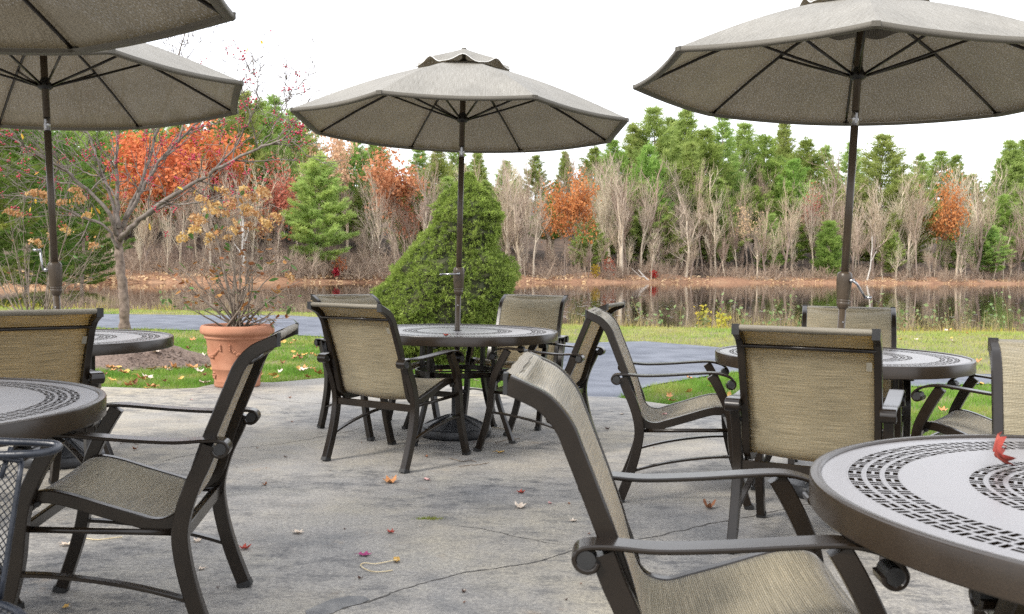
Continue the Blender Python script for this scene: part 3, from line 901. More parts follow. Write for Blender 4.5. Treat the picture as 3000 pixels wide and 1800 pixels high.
    mb = MB(); lathe(mb, [(.0, 2.622), (.014, 2.620), (.020, 2.612), (.012, 2.600), (.012, 2.54)], 16); mb.build('finial', M['hem'], root, True)
    # cloth tie hanging inside one panel
    a = R(22.5); r = 1.02
    P = [(r * math.cos(a), r * math.sin(a), zc(r) - .012), ((r - .01) * math.cos(a), (r - .01) * math.sin(a), zc(r) - .08), ((r + .004) * math.cos(a), (r + .004) * math.sin(a), zc(r) - .15)]
    V = []
    for p in P:
        V += [(p[0] - .016 * math.sin(a), p[1] + .016 * math.cos(a), p[2]), (p[0] + .016 * math.sin(a), p[1] - .016 * math.cos(a), p[2])]
    MB().add(V, [[(0, 1, 3, 2), (2, 3, 5, 4)]], np.zeros((6, 2))).build('tie_strap', M['hem'], root)
    return root


def make_base():
    root = empty('umbrella_base')
    w = lambda prof, a: 1 + .012 * np.cos(10 * a)[None] * ((prof[:, 1] > .05) & (prof[:, 1] < .15))[:, None]
    mb = MB(); lathe(mb, [(.225, .0), (.243, .004), (.245, .020), (.245, .052), (.238, .062), (.222, .066), (.18, .085), (.13, .106), (.085, .124), (.05, .136), (.034, .140), (.030, .146)], 80, wob=w)
    d = mb.build('weight', M['black'], root, True)
    mb = MB()
    for k in range(10):
        a = R(36 * k); P = [(r * math.cos(a), r * math.sin(a), z) for r, z in ((.215, .068), (.18, .087), (.13, .108), (.085, .126), (.045, .139))]
        tube(mb, P, [.004, .007, .007, .006, .004], 6)
    mb.build('moulded_ribs', M['black'], d, True)
    mb = MB(); lathe(mb, [(.030, .140), (.027, .146), (.0255, .16), (.0255, .335), (.0285, .338), (.0285, .358), (.0195, .362)], 24); mb.build('sleeve', M['black'], root, True)
    mb = MB(); tube(mb, [(.025, 0, .30), (.052, 0, .30)], .005, 8); tube(mb, [(.050, 0, .30), (.066, 0, .30)], .014, 10); mb.build('clamp_knob', M['blackcap'], root, True)
    return root


uproto = make_umbrella(); bproto = make_base()
UMB = [(-.377, 6.255, -.012, -.017, .419, -90, 187, 'open taupe umbrella at the centre with its crank handle pointing left'),
       (1.657, 4.736, -.041, -.006, .488, -60, -42, 'open taupe umbrella at upper right, largest canopy in view'),
       (-2.548, 5.26, .055, -.014, .716, 200, 82, 'open taupe umbrella at left with leaning pole and crank handle raised'),
       (-1.92, 2.40, 0, 0, .573, 90, 10, 'taupe umbrella canopy cut by the top left corner')]
strapless = []
for k, (x, y, tx, ty, rot, crank, tilt, lab) in enumerate(UMB):
    u = uproto if k == 0 else copy_tree(uproto)
    nrm = Vector((-tx, -ty, 1)).normalized()
    q_ = Vector((0, 0, 1)).rotation_difference(nrm)
    u.rotation_mode = 'QUATERNION'; u.rotation_quaternion = q_ @ Matrix.Rotation(rot, 4, 'Z').to_quaternion()
    u.location = (x, y, -.15 if k == 3 else 0)
    if k == 3: u.scale = (1.04, 1.04, 1)
    tag(u, lab, 'umbrella', 'open taupe patio umbrellas')
    if True:
        for ch in [c for c in u.children if c.name.startswith('tie_strap')]: strapless.append(ch)
    for ch in u.children:
        if ch.name.startswith('crank_housing'):
            ch.rotation_euler = (0, 0, R(crank) - rot)
            for g in ch.children:
                if g.name.startswith('crank_handle'):
                    g.location = (0, 0, 1.098); g.rotation_euler = (R(tilt), 0, 0)
        elif ch.name.startswith('tilt_joint') or ch.name.startswith('pole_screw'):
            ch.rotation_euler = (0, 0, -rot)
    b = bproto if k == 0 else copy_tree(bproto)
    b.location = (x, y, 0.0)
    tag(b, ['black domed umbrella base on the patio under the central table', 'black domed umbrella base under the right rear table', 'black domed umbrella base under the left rear table', 'black domed umbrella base under the left foreground table'][k], 'umbrella base', 'black umbrella bases')
for s_ in strapless: bpy.data.objects.remove(s_)
# handles were modelled in place; drop their offset so they turn about the axle
done = set()
for o in bpy.data.objects:
    if o.name.startswith('crank_handle') and o.data.name not in done:
        done.add(o.data.name)
        for v in o.data.vertices: v.co.z -= 1.098

# ---- wire mesh armchair at the left edge
def mesh_chair():
    root = empty('wire_mesh_armchair')
    # barrel shell of expanded wire: arc round the sitter, sitter looks +x
    za, zb = .47, .735
    def shell(t, s):                      # t along the arc 0..1, s from bottom 0 to top 1
        a = R(-118 + 236 * t) + math.pi
        rad = .250 + .045 * s
        x = .05 + rad * 1.15 * math.cos(a); y = rad * math.sin(a)
        zt = zb + .10 * math.sin(math.pi * t) ** 2
        return (x, y, za + (zt - za) * s)
    wires0, wires1 = [], []
    nt, nss = 150, 34
    for i in range(nt):
        for j in range(nss):
            if (i + j) % 2 == 0:
                a = shell(i / nt, j / nss)
                if i + 1 <= nt: wires0.append(a); wires1.append(shell((i + 1) / nt, (j + 1) / nss))
                if i - 1 >= 0: wires0.append(a); wires1.append(shell((i - 1) / nt, (j + 1) / nss))
            else:
                a = shell((i + 1) / nt, j / nss); 
    mb = MB(); segs(mb, wires0, wires1, np.full(len(wires0), .0014), np.full(len(wires0), .0014), 3)
    tag(mb.build('wire_mesh', M['darkiron'], root), kind='stuff')
    top = [shell(t, 1) for t in np.linspace(0, 1, 40)]; bot = [shell(t, 0) for t in np.linspace(0, 1, 40)]
    e0 = [shell(0, s) for s in np.linspace(0, 1, 8)]; e1 = [shell(1, s) for s in np.linspace(0, 1, 8)]
    for P, nm in ((top, 'mesh_rim'), (bot, 'mesh_rim'), (e0, 'mesh_edge'), (e1, 'mesh_edge')):
        tube(MB(), P, .0055, 8).build(nm, M['darkiron'], root, True)
    for s in (-1, 1):
        y = s * .285
        P = catmull([(-.15, y * .95, .772), (.02, y + s * .03, .766), (.16, y + s * .03, .763), (.235, y + s * .03, .760), (.262, y + s * .02, .757), (.266, y - s * .01, .754), (.245, y - s * .03, .752), (.20, y - s * .035, .750), (.08, y - s * .03, .745)], 6)
        tube(MB(), P, .008, 10).build('arm_loop', M['darkiron'], root, True)
        mb = MB(); tube(mb, [(.17, y + s * .012, .755), (.165, y - s * .02, .70)], .0055, 6); mb.build('arm_post', M['darkiron'], root, True)
        P = catmull([(.10, s * .23, .47), (.17, s * .235, .44), (.215, s * .24, .34), (.25, s * .245, .15), (.275, s * .25, .0)], 5)
        tube(MB(), P, .011, 10).build('leg', M['darkiron'], root, True)
        P = catmull([(-.20, s * .17, .47), (-.24, s * .19, .36), (-.28, s * .21, .16), (-.31, s * .22, .0)], 5)
        tube(MB(), P, .011, 10).build('leg', M['darkiron'], root, True)
    a = np.linspace(0, 2 * np.pi, 40); sx = .05 + .27 * np.cos(a); sy = .245 * np.sin(a)
    tube(MB(), np.c_[sx, sy, np.full(40, .462)], .009, 8, caps=False).build('seat_ring', M['darkiron'], root, True)
    w0, w1 = [], []
    for t in np.linspace(-.24, .24, 33):
        c = math.sqrt(max(0, 1 - (t / .245) ** 2)) * .27
        w0.append((.05 - c, t, .460)); w1.append((.05 + c, t, .460))
    for t in np.linspace(-.26, .26, 36):
        c = math.sqrt(max(0, 1 - (t / .27) ** 2)) * .245
        w0.append((.05 + t, -c, .4625)); w1.append((.05 + t, c, .4625))
    mb = MB(); segs(mb, w0, w1, np.full(len(w0), .0017), np.full(len(w0), .0017), 4); tag(mb.build('seat_mesh', M['darkiron'], root), kind='stuff')
    return root


mc_ = mesh_chair(); mc_.location = (-1.175, 1.565, 0); mc_.rotation_euler = (0, 0, R(2))
tag(mc_, 'black wire mesh iron armchair just entering at the lower left edge', 'chair')

# ================================================================== POT, SHRUBS, CONIFER, CRABAPPLE
M['terracotta'] = simple('terracotta', (0.30, 0.118, 0.062), (0.42, 0.20, 0.12), 4, 0.8, 0.15, 60, detail=8)
M['soil'] = simple('potting_soil', (0.05, 0.032, 0.022), (0.16, 0.095, 0.06), 30, 0.95, 0.9, 50)
M['stem'] = simple('shrub_stem', (0.10, 0.075, 0.055), (0.26, 0.21, 0.165), 18, 0.85)
M['bark'] = simple('crabapple_bark', (0.085, 0.06, 0.046), (0.25, 0.19, 0.15), 11, 0.9, 0.8, 26, detail=8)
M['limb'] = simple('crabapple_limb_bark', (0.085, 0.066, 0.055), (0.22, 0.185, 0.16), 9, 0.85, 0.4, 40)
M['berry'] = simple('crimson_berry', (0.30, 0.006, 0.028), (0.44, 0.018, 0.05), 30, 0.35)
M['petal'] = leafy('dried_petals', [(0.34, 0.17, 0.055), (0.54, 0.33, 0.135), (0.70, 0.54, 0.31)], 24, 0.4, 0.8, 0.18)
M['lgreen'] = leafy('shrub_leaf_green', [(0.06, 0.13, 0.03), (0.13, 0.21, 0.06)], 14, 0.35, 0.5, 0.3)
M['lbrown'] = leafy('shrub_leaf_brown', [(0.16, 0.06, 0.025), (0.33, 0.15, 0.05), (0.40, 0.22, 0.06)], 14, 0.3, 0.7, 0.35)
M['lyellow'] = leafy('yellow_leaf', [(0.60, 0.30, 0.03), (0.68, 0.46, 0.07)], 14, 0.4, 0.6, 0.2)
M['spruce'] = leafy('spruce_needles', [(0.165, 0.255, 0.05), (0.24, 0.345, 0.072), (0.31, 0.415, 0.10)], 5, 0.42, 0.6, 0.0, fine=26)
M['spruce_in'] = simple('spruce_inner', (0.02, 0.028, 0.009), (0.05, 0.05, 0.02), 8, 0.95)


def leaf_mesh(name, mat, L=.05, W=.5, curl=.25, seg=5):
    mb = MB(); V = []
    for i in range(seg):
        t = i / (seg - 1); w = W * L * .5 * math.sin(math.pi * min(1, t * .92 + .06)) ** .8
        z = curl * L * (t * t)
        V += [(t * L, -w, z + w * .35), (t * L, 0, z), (t * L, w, z + w * .35)]
    F = []
    for i in range(seg - 1):
        for j in (0, 1): q = i * 3 + j; F.append((q, q + 1, q + 4, q + 3))
    mb.add(V, [np.array(F)])
    return mb.mesh(name, mat, True)


def put(me, name, parent, loc, rot, s=1.0):
    o = obj(name, me, parent); o.location = loc; o.rotation_euler = rot; o.scale = (s, s, s)
    return o


# ---- terracotta pot
POT = np.array([-2.585, 8.70])
pot = empty('terracotta_pot', (POT[0], POT[1], 0), R(-17))
mb = MB()
prof = [(.200, .0), (.208, .004), (.212, .022), (.209, .050), (.212, .056), (.209, .062), (.228, .165), (.234, .171), (.231, .178), (.270, .372), (.284, .442), (.290, .452), (.302, .458), (.303, .470), (.297, .480), (.304, .487), (.322, .494), (.336, .505), (.340, .525), (.337, .553), (.326, .573), (.312, .578), (.300, .573), (.293, .55), (.285, .50), (.27, .46)]
lathe(mb, prof, 72)
body = mb.build('pot_body', M['terracotta'], pot, True)
rad_at = lambda z: float(np.interp(z, [p[1] for p in prof[:11]], [p[0] for p in prof[:11]]))
for k in range(4):
    a0 = R(-125 + 90 * k)
    mb = MB()                                   # fruit garland hanging in a swag between two knots
    for t in np.linspace(-1, 1, 25):
        aa = a0 + t * .62; z = .385 - .085 * (1 - t * t) - .006
        rr = rad_at(z) - .004; fat = .011 + .013 * (1 - t * t) * (.75 + .25 * math.sin(t * 31))
        for _ in range(2):
            dz = rng.normal(0, fat * .35); da = rng.normal(0, .015)
            c = np.array([rr * math.cos(aa + da), rr * math.sin(aa + da), z + dz])
            tube(mb, [c - [0, 0, fat * .8], c - [0, 0, fat * .45], c, c + [0, 0, fat * .45], c + [0, 0, fat * .8]], np.array([.25, .85, 1, .85, .25]) * fat, 7)
    for t in (-1, 1):
        aa = a0 + t * .62
        for q in range(3):
            z = .40 - .022 * q; rr = rad_at(z) + .004
            c = np.array([rr * math.cos(aa), rr * math.sin(aa), z]); tube(mb, [c - [0, 0, .014], c, c + [0, 0, .014]], [.004, .012, .004], 7)
    mb.build('garland', M['terracotta'], pot, True)
    mb = MB(); z = .115; rr = rad_at(z) + .003    # rosette
    ctr = np.array([rr * math.cos(a0), rr * math.sin(a0), z]); tv = np.array([-math.sin(a0), math.cos(a0), 0]); nv = np.array([math.cos(a0), math.sin(a0), 0])
    for q in range(7):
        b = 2 * np.pi * q / 6; rad_ = .026 if q < 6 else 0
        c = ctr + tv * rad_ * math.cos(b) + np.array([0, 0, 1]) * rad_ * math.sin(b)
        f = .013 if q < 6 else .010
        tube(mb, [c - nv * .004, c + nv * .002, c + nv * .007, c + nv * .010], np.array([1, 1, .75, .2]) * f, 8)
    mb.build('rosette', M['terracotta'], pot, True)
mb = MB(); lathe(mb, [(.284, .535), (.20, .548), (.1, .556), (.0, .558)], 32); mb.build('soil', M['soil'], pot, True)
tag(pot, 'large terracotta pot with a fruit garland relief at the patio edge', 'flower pot')


# ---- dried hydrangea-like shrubs
def flower_head_meshes():
    out = []
    for k in range(4):
        mb = MB(); n = 74
        a = rng.normal(size=(n, 3)); a /= np.linalg.norm(a, axis=1)[:, None]; a[:, 2] = np.abs(a[:, 2]) * .9 - .15
        C = a * rng.uniform(.55, 1.0, (n, 1)) * [.075, .075, .065]
        leaf_quads(mb, C + rng.normal(0, .012, C.shape), a + rng.normal(0, .6, a.shape), rng.uniform(.022, .036, n), .85)
        out.append(mb.mesh('dried_flower_head', M['petal']))
    return out


HEADS = flower_head_meshes()
LG = leaf_mesh('leaf', M['lgreen'], .062, .42, .1); LB = leaf_mesh('leaf', M['lbrown'], .05, .5, .5); LY = leaf_mesh('leaf', M['lyellow'], .09, .55, .2)


def shrub(name, base, tips, seed, r0, nheads, nleaf, label, lo_frac=.35, head_tips=None, sub=4, kink=.03, leaf_side=None, hs=1.0):
    r = np.random.default_rng(seed)
    base = np.array(base); root = empty(name, tuple(base))
    P0, P1, A, B_ = [], [], [], []; sites = []
    stems = MB()
    for ti, tp in enumerate(tips):
        tp = np.array(tp) - base
        b = np.array([r.normal(0, .05), r.normal(0, .05), 0])
        n = 9; ts = np.linspace(0, 1, n)[:, None]
        side = r.normal(0, 1, 3) * .12 * np.linalg.norm(tp); side[2] = abs(side[2]) * .3
        P = b + (tp - b) * ts + side * (ts * (1 - ts)) * 1.2 + np.cumsum(r.normal(0, kink * .25, (n, 3)), 0) * ts
        rad = r0 * r.uniform(.6, 1.1) * (1 - .86 * ts[:, 0])
        tube(stems, P, rad, 6)
        for q in range(sub + int(r.integers(0, 3))):
            k = int(r.integers(2, n - 1)); p = P[k]; d = (P[k + 1 if k < n - 1 else k] - P[k - 1]); d /= np.linalg.norm(d)
            d = d + r.normal(0, .55, 3); d /= np.linalg.norm(d); Ls = np.linalg.norm(tp) * r.uniform(.12, .32)
            m_ = 5; Q = p + d * np.linspace(0, Ls, m_)[:, None] + np.cumsum(r.normal(0, kink * .5, (m_, 3)), 0) * np.linspace(0, 1, m_)[:, None]
            tube(stems, Q, rad[k] * .6 * np.linspace(1, .3, m_), 5); sites.append((Q[-1], 1)); sites.append((Q[2], 0))
            for w in range(2):
                d2 = d + r.normal(0, .7, 3); d2 /= np.linalg.norm(d2); j = int(r.integers(1, m_))
                e = Q[j] + d2 * Ls * r.uniform(.25, .5); P0.append(Q[j]); P1.append(e); A.append(.0022); B_.append(.0012); sites.append((e, 1))
        sites.append((P[-1], 2)); sites.append((P[6], 0)); sites.append((P[4], 0))
    segs(stems, P0, P1, A, B_, 4)
    stems.build('stems', M['stem'], root, True)
    hp = [np.array(h) - base for h in (head_tips or [])]
    allh = hp + [s[0] for s in sites if s[1] == 2][:max(0, nheads - len(hp))]
    for k, h in enumerate(allh):
        put(HEADS[k % 4], 'dried_flower_head', root, h, (r.normal(0, .4), r.normal(0, .4), r.uniform(0, 6)), hs * r.uniform(.7, 1.1))['kind'] = 'stuff'
    idx = r.permutation(len(sites))[:nleaf]
    for k, i in enumerate(idx):
        s = sites[i][0]
        g = r.random() < .34
        put(LG if g else LB, 'leaf', root, s, (r.normal(0, .7), r.uniform(-.3, 1.1), r.uniform(0, 6.28)), r.uniform(.8, 1.6))
    tag(root, label, 'shrub')
    return root


tipsA = [at_y(x, y, 8.7 + dy) for x, y, dy in ((452, 555, .1), (470, 600, -.2), (500, 500, .15), (520, 470, -.1), (548, 455, .2), (575, 480, -.25), (590, 520, .1), (620, 470, .3), (640, 540, -.1), (665, 560, .2), (600, 600, -.35), (545, 560, -.4), (430, 650, .1), (448, 690, -.2), (690, 640, .1), (700, 690, -.1), (715, 760, -.2), (420, 700, .1), (445, 735, -.2), (690, 720, .2), (655, 695, -.3), (480, 645, .3), (632, 640, .3), (505, 690, -.4), (600, 670, -.3), (520, 610, .3), (575, 620, .4), (410, 640, .2), (640, 735, -.3), (565, 430, .1))]
headsA = [at_y(x, y, 8.7) + np.array([0, rng.normal(0, .2), 0]) for x, y in ((455, 528), (478, 508), (500, 490), (522, 498), (505, 545), (530, 535), (548, 520), (560, 470), (575, 455), (590, 478), (612, 462), (640, 470), (538, 480), (560, 500), (575, 560), (600, 548), (625, 560), (645, 545), (655, 525), (500, 575), (470, 560), (440, 578), (520, 565), (690, 672), (588, 505), (610, 520), (548, 575), (490, 530))]
sh = shrub('potted_hydrangea', (POT[0], POT[1], .55), tipsA, 11, .0135, 28, 230, 'straggly shrub with dried tan flower heads growing in the terracotta pot', head_tips=headsA, sub=6, kink=.055)
tipsB = [at_y(x, y, 12.5 + dy) for x, y, dy in ((-30, 520, .2), (20, 500, -.3), (60, 470, .3), (100, 470, 0), (150, 440, .4), (185, 470, -.2), (215, 560, .1), (230, 610, -.3), (250, 620, .4), (10, 600, -.2), (-20, 640, .2), (40, 560, -.5), (130, 560, -.4), (200, 640, -.4), (240, 560, .3), (70, 610, .5))]
headsB = [at_y(x, y, 12.5) for x, y in ((20, 512), (38, 520), (90, 468), (108, 478), (180, 462), (192, 482), (150, 490), (75, 470), (158, 560), (120, 575), (228, 595), (86, 590), (210, 522))]
shrub('bare_hydrangea', at_y(88, 868, 12.5) * [1, 1, 0], tipsB, 23, .016, 14, 26, 'pale leggy shrub with dried flower heads behind the left umbrella pole', head_tips=headsB, sub=6, hs=1.25)

# ---- dwarf spruce: lumpy dense cone
YC = 11.6
prof_px = [(420, 1128, 1136), (440, 1114, 1148), (470, 1092, 1168), (505, 1064, 1192), (540, 1044, 1204), (575, 1020, 1206), (605, 985, 1206), (635, 955, 1236), (665, 938, 1250), (695, 912, 1248), (725, 890, 1236), (755, 876, 1222), (790, 868, 1215), (830, 880, 1205), (875, 930, 1180)]
zs = []; xl = []; xr = []
for y, a, b in prof_px:
    p = at_y(a, y, YC); q = at_y(b, y, YC); zs.append((p[2] + q[2]) / 2); xl.append(p[0]); xr.append(q[0])
zs = np.array(zs)[::-1]; xl = np.array(xl)[::-1]; xr = np.array(xr)[::-1]
zs[0] = min(zs[0], .02)
con = empty('dwarf_spruce', (float(xl[3] + xr[3]) / 2, YC, 0))
cx0 = con.location.x
# bumps: lumps of foliage pressed into the cone surface
nl = 900
lz = rng.uniform(zs[0], zs[-1] - .05, nl) ** 1.0; la = rng.uniform(0, 2 * np.pi, nl); ls = np.where(np.arange(nl) < 130, rng.uniform(.10, .24, nl), rng.uniform(.035, .075, nl)); lh = np.where(np.arange(nl) < 130, rng.uniform(-.06, .09, nl), rng.uniform(.03, .07, nl))


def spruce_r(z, a):
    l = np.interp(z, zs, xl) - cx0; r_ = np.interp(z, zs, xr) - cx0
    c = (l + r_) / 2; w = (r_ - l) / 2
    bump = np.zeros_like(z)
    for k in range(nl):
        da = np.abs((a - la[k] + np.pi) % (2 * np.pi) - np.pi) * np.maximum(w, .1)
        d2 = (da ** 2 + (z - lz[k]) ** 2) / ls[k] ** 2
        bump += lh[k] * np.exp(-d2 * 1.6)
    return c, np.maximum(w * .94 + bump * np.clip(w / .4, .2, 1), .015)


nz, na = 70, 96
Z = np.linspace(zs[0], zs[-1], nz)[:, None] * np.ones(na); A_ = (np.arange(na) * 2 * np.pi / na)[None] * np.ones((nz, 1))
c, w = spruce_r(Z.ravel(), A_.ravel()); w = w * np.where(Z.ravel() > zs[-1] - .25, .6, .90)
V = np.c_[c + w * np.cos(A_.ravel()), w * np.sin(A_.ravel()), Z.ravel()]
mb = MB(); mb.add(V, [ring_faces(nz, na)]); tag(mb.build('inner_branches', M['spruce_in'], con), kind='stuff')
tube(MB(), [(0, 0, -.04), (0, 0, .6), ((xl[-1] + xr[-1]) / 2 - cx0, 0, zs[-1] - .2)], [.07, .06, .01], 8).build('trunk', M['bark'], con)
nt = 18500
z = zs[0] + (zs[-1] - zs[0]) * (1 - np.sqrt(1 - rng.random(nt) * .998)); z[:1800] = zs[-1] - (zs[-1] - zs[0]) * .24 * rng.random(1800); a = rng.uniform(0, 2 * np.pi, nt)
keep = np.sin(a) < .35                     # back of the plant is seen less: thinner there
keep |= rng.random(nt) < .4
# a few gaps where the brown inside shows
gaps = [(.62, -1.25, .17), (.95, -1.0, .13), (.35, -1.1, .14), (1.25, -1.7, .07), (.55, -2.2, .07), (.2, -.8, .13), (1.45, -1.3, .05), (.8, -1.9, .06), (1.1, -2.4, .05), (.4, -2.6, .07), (.75, -.7, .08)]
z, a = z[keep], a[keep]
for gz, ga, gs in gaps:
    d = np.hypot(z - gz, (((a - ga + np.pi) % (2 * np.pi)) - np.pi) * .7); k = (d > gs) | (rng.random(len(z)) < .22); z, a = z[k], a[k]
c, w = spruce_r(z, a); n = len(z)
jit = rng.uniform(.90, 1.03, n)
C = np.c_[c + w * jit * np.cos(a), w * jit * np.sin(a), z]
Nn = np.c_[np.cos(a), np.sin(a), np.full(n, .35)]
mb = MB(); per = 12
CC = np.repeat(C, per, 0); NN = np.repeat(Nn, per, 0) + rng.normal(0, .75, (n * per, 3)); NN[:, 2] += .25
blades(mb, CC + rng.normal(0, .010, CC.shape), NN, rng.uniform(.014, .032, n * per), rng.uniform(.008, .014, n * per))
tag(mb.build('foliage', M['spruce'], con), kind='stuff')
tag(con, 'dense green cone-shaped dwarf spruce behind the central table', 'conifer')

# ---- crabapple tree
tree = empty('crabapple_tree', tuple(at_y(302, 797, 16.2) * [1, 1, 0] + [0, 0, -.03]))
tb = np.array(tree.location)
LP = [(7, [(302, 800), (299, 740), (294, 680), (289, 620), (286, 575), (285, 552)], .085, .066, 0, 0),
      (5, [(286, 572), (262, 515), (205, 452), (130, 395), (40, 340), (-60, 300)], .05, .008, -.6, 1),
      (5, [(285, 556), (272, 485), (243, 405), (217, 335), (190, 245), (170, 180)], .045, .008, .7, 1),
      (5, [(286, 552), (283, 465), (281, 380), (286, 300), (300, 180), (312, 80)], .05, .006, .2, 1),
      (5, [(288, 560), (330, 482), (366, 420), (420, 352), (480, 292), (545, 235), (600, 180)], .05, .006, .5, 2),
      (5, [(290, 580), (338, 532), (420, 470), (520, 412), (620, 362), (690, 330), (716, 290)], .062, .008, -.9, 2),
      (5, [(340, 530), (400, 498), (480, 490), (535, 478), (590, 460)], .028, .005, -1.0, 1),
      (5, [(300, 530), (345, 432), (380, 310), (420, 185), (442, 90), (462, 20)], .042, .006, .9, 1),
      (5, [(520, 412), (582, 332), (622, 240), (612, 150)], .024, .005, -.3, 1),
      (5, [(285, 600), (250, 545), (190, 520), (100, 482), (10, 470)], .035, .006, -.5, 1),
      (5, [(205, 452), (150, 440), (90, 430), (10, 400)], .022, .004, .1, 1),
      (5, [(430, 345), (450, 260), (440, 170), (480, 100)], .02, .004, .6, 1),
      (5, [(620, 362), (660, 310), (700, 235), (720, 180)], .016, .003, -.6, 1),
      (5, [(285, 480), (240, 430), (190, 410), (120, 340), (90, 300)], .022, .004, .9, 1)]
trunk = MB(); limbs = MB(); P0, P1, A, B_ = [], [], [], []; bsites = []; lsites = []
for (k, pts, r0, r1, dy, rich) in LP:
    Pw = np.array([at_y(x, y, 16.2 + dy * i / len(pts) * 1.6 + rng.normal(0, .05)) for i, (x, y) in enumerate(pts)]) - tb
    C = catmull(Pw, 5); C[1:] += rng.normal(0, .012, C[1:].shape)
    rad = np.linspace(r0, r1, len(C)) * (1 if k == 7 else .82)
    if k == 7:
        rad = rad * (1 + .08 * np.sin(np.arange(len(C)) * 2.1)); rad[0] *= 1.25; rad[1] *= 1.1
        tube(trunk, C, rad, 12); continue
    tube(limbs, C, rad, 7)
    T = np.gradient(C, axis=0); T /= np.linalg.norm(T, axis=1)[:, None]
    nsub = int(9 + len(C) * .45)
    for q in range(nsub):
        i = int(rng.integers(len(C) // 5, len(C) - 1)); d = T[i] + rng.normal(0, .62, 3) + [0, 0, .25]; d /= np.linalg.norm(d)
        Ls = rng.uniform(.35, 1.15); m_ = 6
        Q = C[i] + d * np.linspace(0, Ls, m_)[:, None] + np.cumsum(rng.normal(0, .028, (m_, 3)), 0)
        Q[0] = C[i]
        tube(limbs, Q, min(rad[i] * .6, .014) * np.linspace(1, .25, m_), 5)
        for w in range(5):
            j = int(rng.integers(1, m_)); d2 = d + rng.normal(0, .75, 3); d2 /= np.linalg.norm(d2); e = Q[j] + d2 * rng.uniform(.1, .42)
            P0.append(Q[j]); P1.append(e); A.append(.0060); B_.append(.003)
            if rng.random() < (.2 if rich == 2 else .075): bsites.append(e)
            elif rng.random() < .02: lsites.append(e)
        if rng.random() < (.30 if rich == 2 else .12): bsites.append(Q[-1])
segs(limbs, P0, P1, A, B_, 4)
trunk.build('trunk', M['bark'], tree, True); limbs.build('branches', M['limb'], tree, True)
bm_ = []
for k in range(5):
    mb = MB(); n = int(rng.integers(6, 12))
    for q in range(n):
        c = rng.normal(0, 1, 3) * [.045, .045, .04]; r_ = rng.uniform(.013, .019)
        tube(mb, [c - [0, 0, r_], c - [0, 0, r_ * .7], c, c + [0, 0, r_ * .7], c + [0, 0, r_]], np.array([.15, .72, 1, .72, .15]) * r_, 6)
    bm_.append(mb.mesh('berry_cluster', M['berry'], True))
ex = [at_y(x, y, 16.2 + rng.normal(0, .4)) - tb for x, y in ((480, 315), (500, 300), (470, 345), (450, 400), (500, 420), (530, 405), (440, 445), (425, 430), (610, 180), (600, 195), (590, 255), (610, 240), (640, 290), (660, 300), (705, 290), (690, 320), (580, 290), (560, 310), (545, 330), (635, 430), (205, 380), (215, 480), (130, 440), (60, 395), (40, 505), (70, 520), (400, 565), (210, 575), (650, 400), (560, 425), (575, 345), (520, 440), (465, 385), (350, 360), (300, 470), (260, 400), (600, 420))]
bsites = [b for b in bsites if b[2] < 4.0 or rng.random() < .35][:210] + ex
for k, s in enumerate(bsites): put(bm_[k % 5], 'berry_cluster', tree, s, (rng.normal(0, .5), rng.normal(0, .5), rng.uniform(0, 6)), rng.uniform(.65, 1.15))['kind'] = 'stuff'
lf = [at_y(x, y, 16.2 + rng.normal(0, .3)) - tb for x, y in ((528, 455), (518, 450), (475, 458), (232, 503), (222, 500), (145, 385), (140, 390), (95, 415), (160, 540), (360, 540), (480, 470), (170, 480), (85, 480))]
for k, s in enumerate(lf + lsites[:10]): put(LY, 'leaf', tree, s, (rng.normal(0, .5), R(80) + rng.normal(0, .4), rng.uniform(0, 6)), rng.uniform(.9, 1.5))
tag(tree, 'crabapple tree with crimson berries and a few yellow leaves at left', 'tree')

# ================================================================== FAR SHORE
M['pine_a'] = leafy('pine_needles', [(0.19, 0.285, 0.065), (0.28, 0.385, 0.09), (0.37, 0.47, 0.125)], .55, .5, .7, .18)
M['pine_b'] = leafy('yellow_green_pine_needles', [(0.24, 0.325, 0.085), (0.33, 0.42, 0.12), (0.42, 0.49, 0.155)], .5, .48, .7, .12)
M['pine_y'] = leafy('pale_pine_needles', [(0.30, 0.42, 0.13), (0.42, 0.54, 0.16), (0.50, 0.58, 0.17)], .5, .5, .7, .05)
M['pine_d'] = leafy('deep_green_pine_needles', [(0.09, 0.165, 0.035), (0.16, 0.26, 0.05), (0.29, 0.32, 0.06)], .6, .42, .7, .1)
M['wood'] = simple('pale_bare_wood', (0.46, 0.38, 0.285), (0.66, 0.565, 0.435), .6, .9)
M['woodb'] = simple('brown_bare_wood', (0.24, 0.18, 0.145), (0.38, 0.30, 0.24), .6, .9)
M['twig'] = leafy('pale_twigs', [(0.42, 0.345, 0.26), (0.58, 0.485, 0.375)], .4, .1, .9, .22)
M['twigb'] = leafy('mauve_brown_twigs', [(0.32, 0.235, 0.175), (0.46, 0.355, 0.27)], .4, .1, .9, .22)
M['birch'] = simple('white_birch_bark', (0.55, 0.52, 0.47), (0.74, 0.71, 0.66), 1.2, .8)
M['orange'] = leafy('orange_leaves', [(0.38, 0.12, 0.05), (0.50, 0.175, 0.07), (0.57, 0.235, 0.10)], .7, .35, .7, .08)
M['flame'] = leafy('flame_orange_leaves', [(0.52, 0.155, 0.055), (0.64, 0.23, 0.08), (0.70, 0.33, 0.10)], .5, .38, .7, .08)
M['rust'] = leafy('rust_leaves', [(0.36, 0.12, 0.065), (0.48, 0.175, 0.10), (0.55, 0.23, 0.14)], .7, .35, .7, .1)
M['tan'] = leafy('tan_beech_leaves', [(0.52, 0.32, 0.18), (0.68, 0.46, 0.28), (0.76, 0.56, 0.37)], .6, .35, .7, .1)
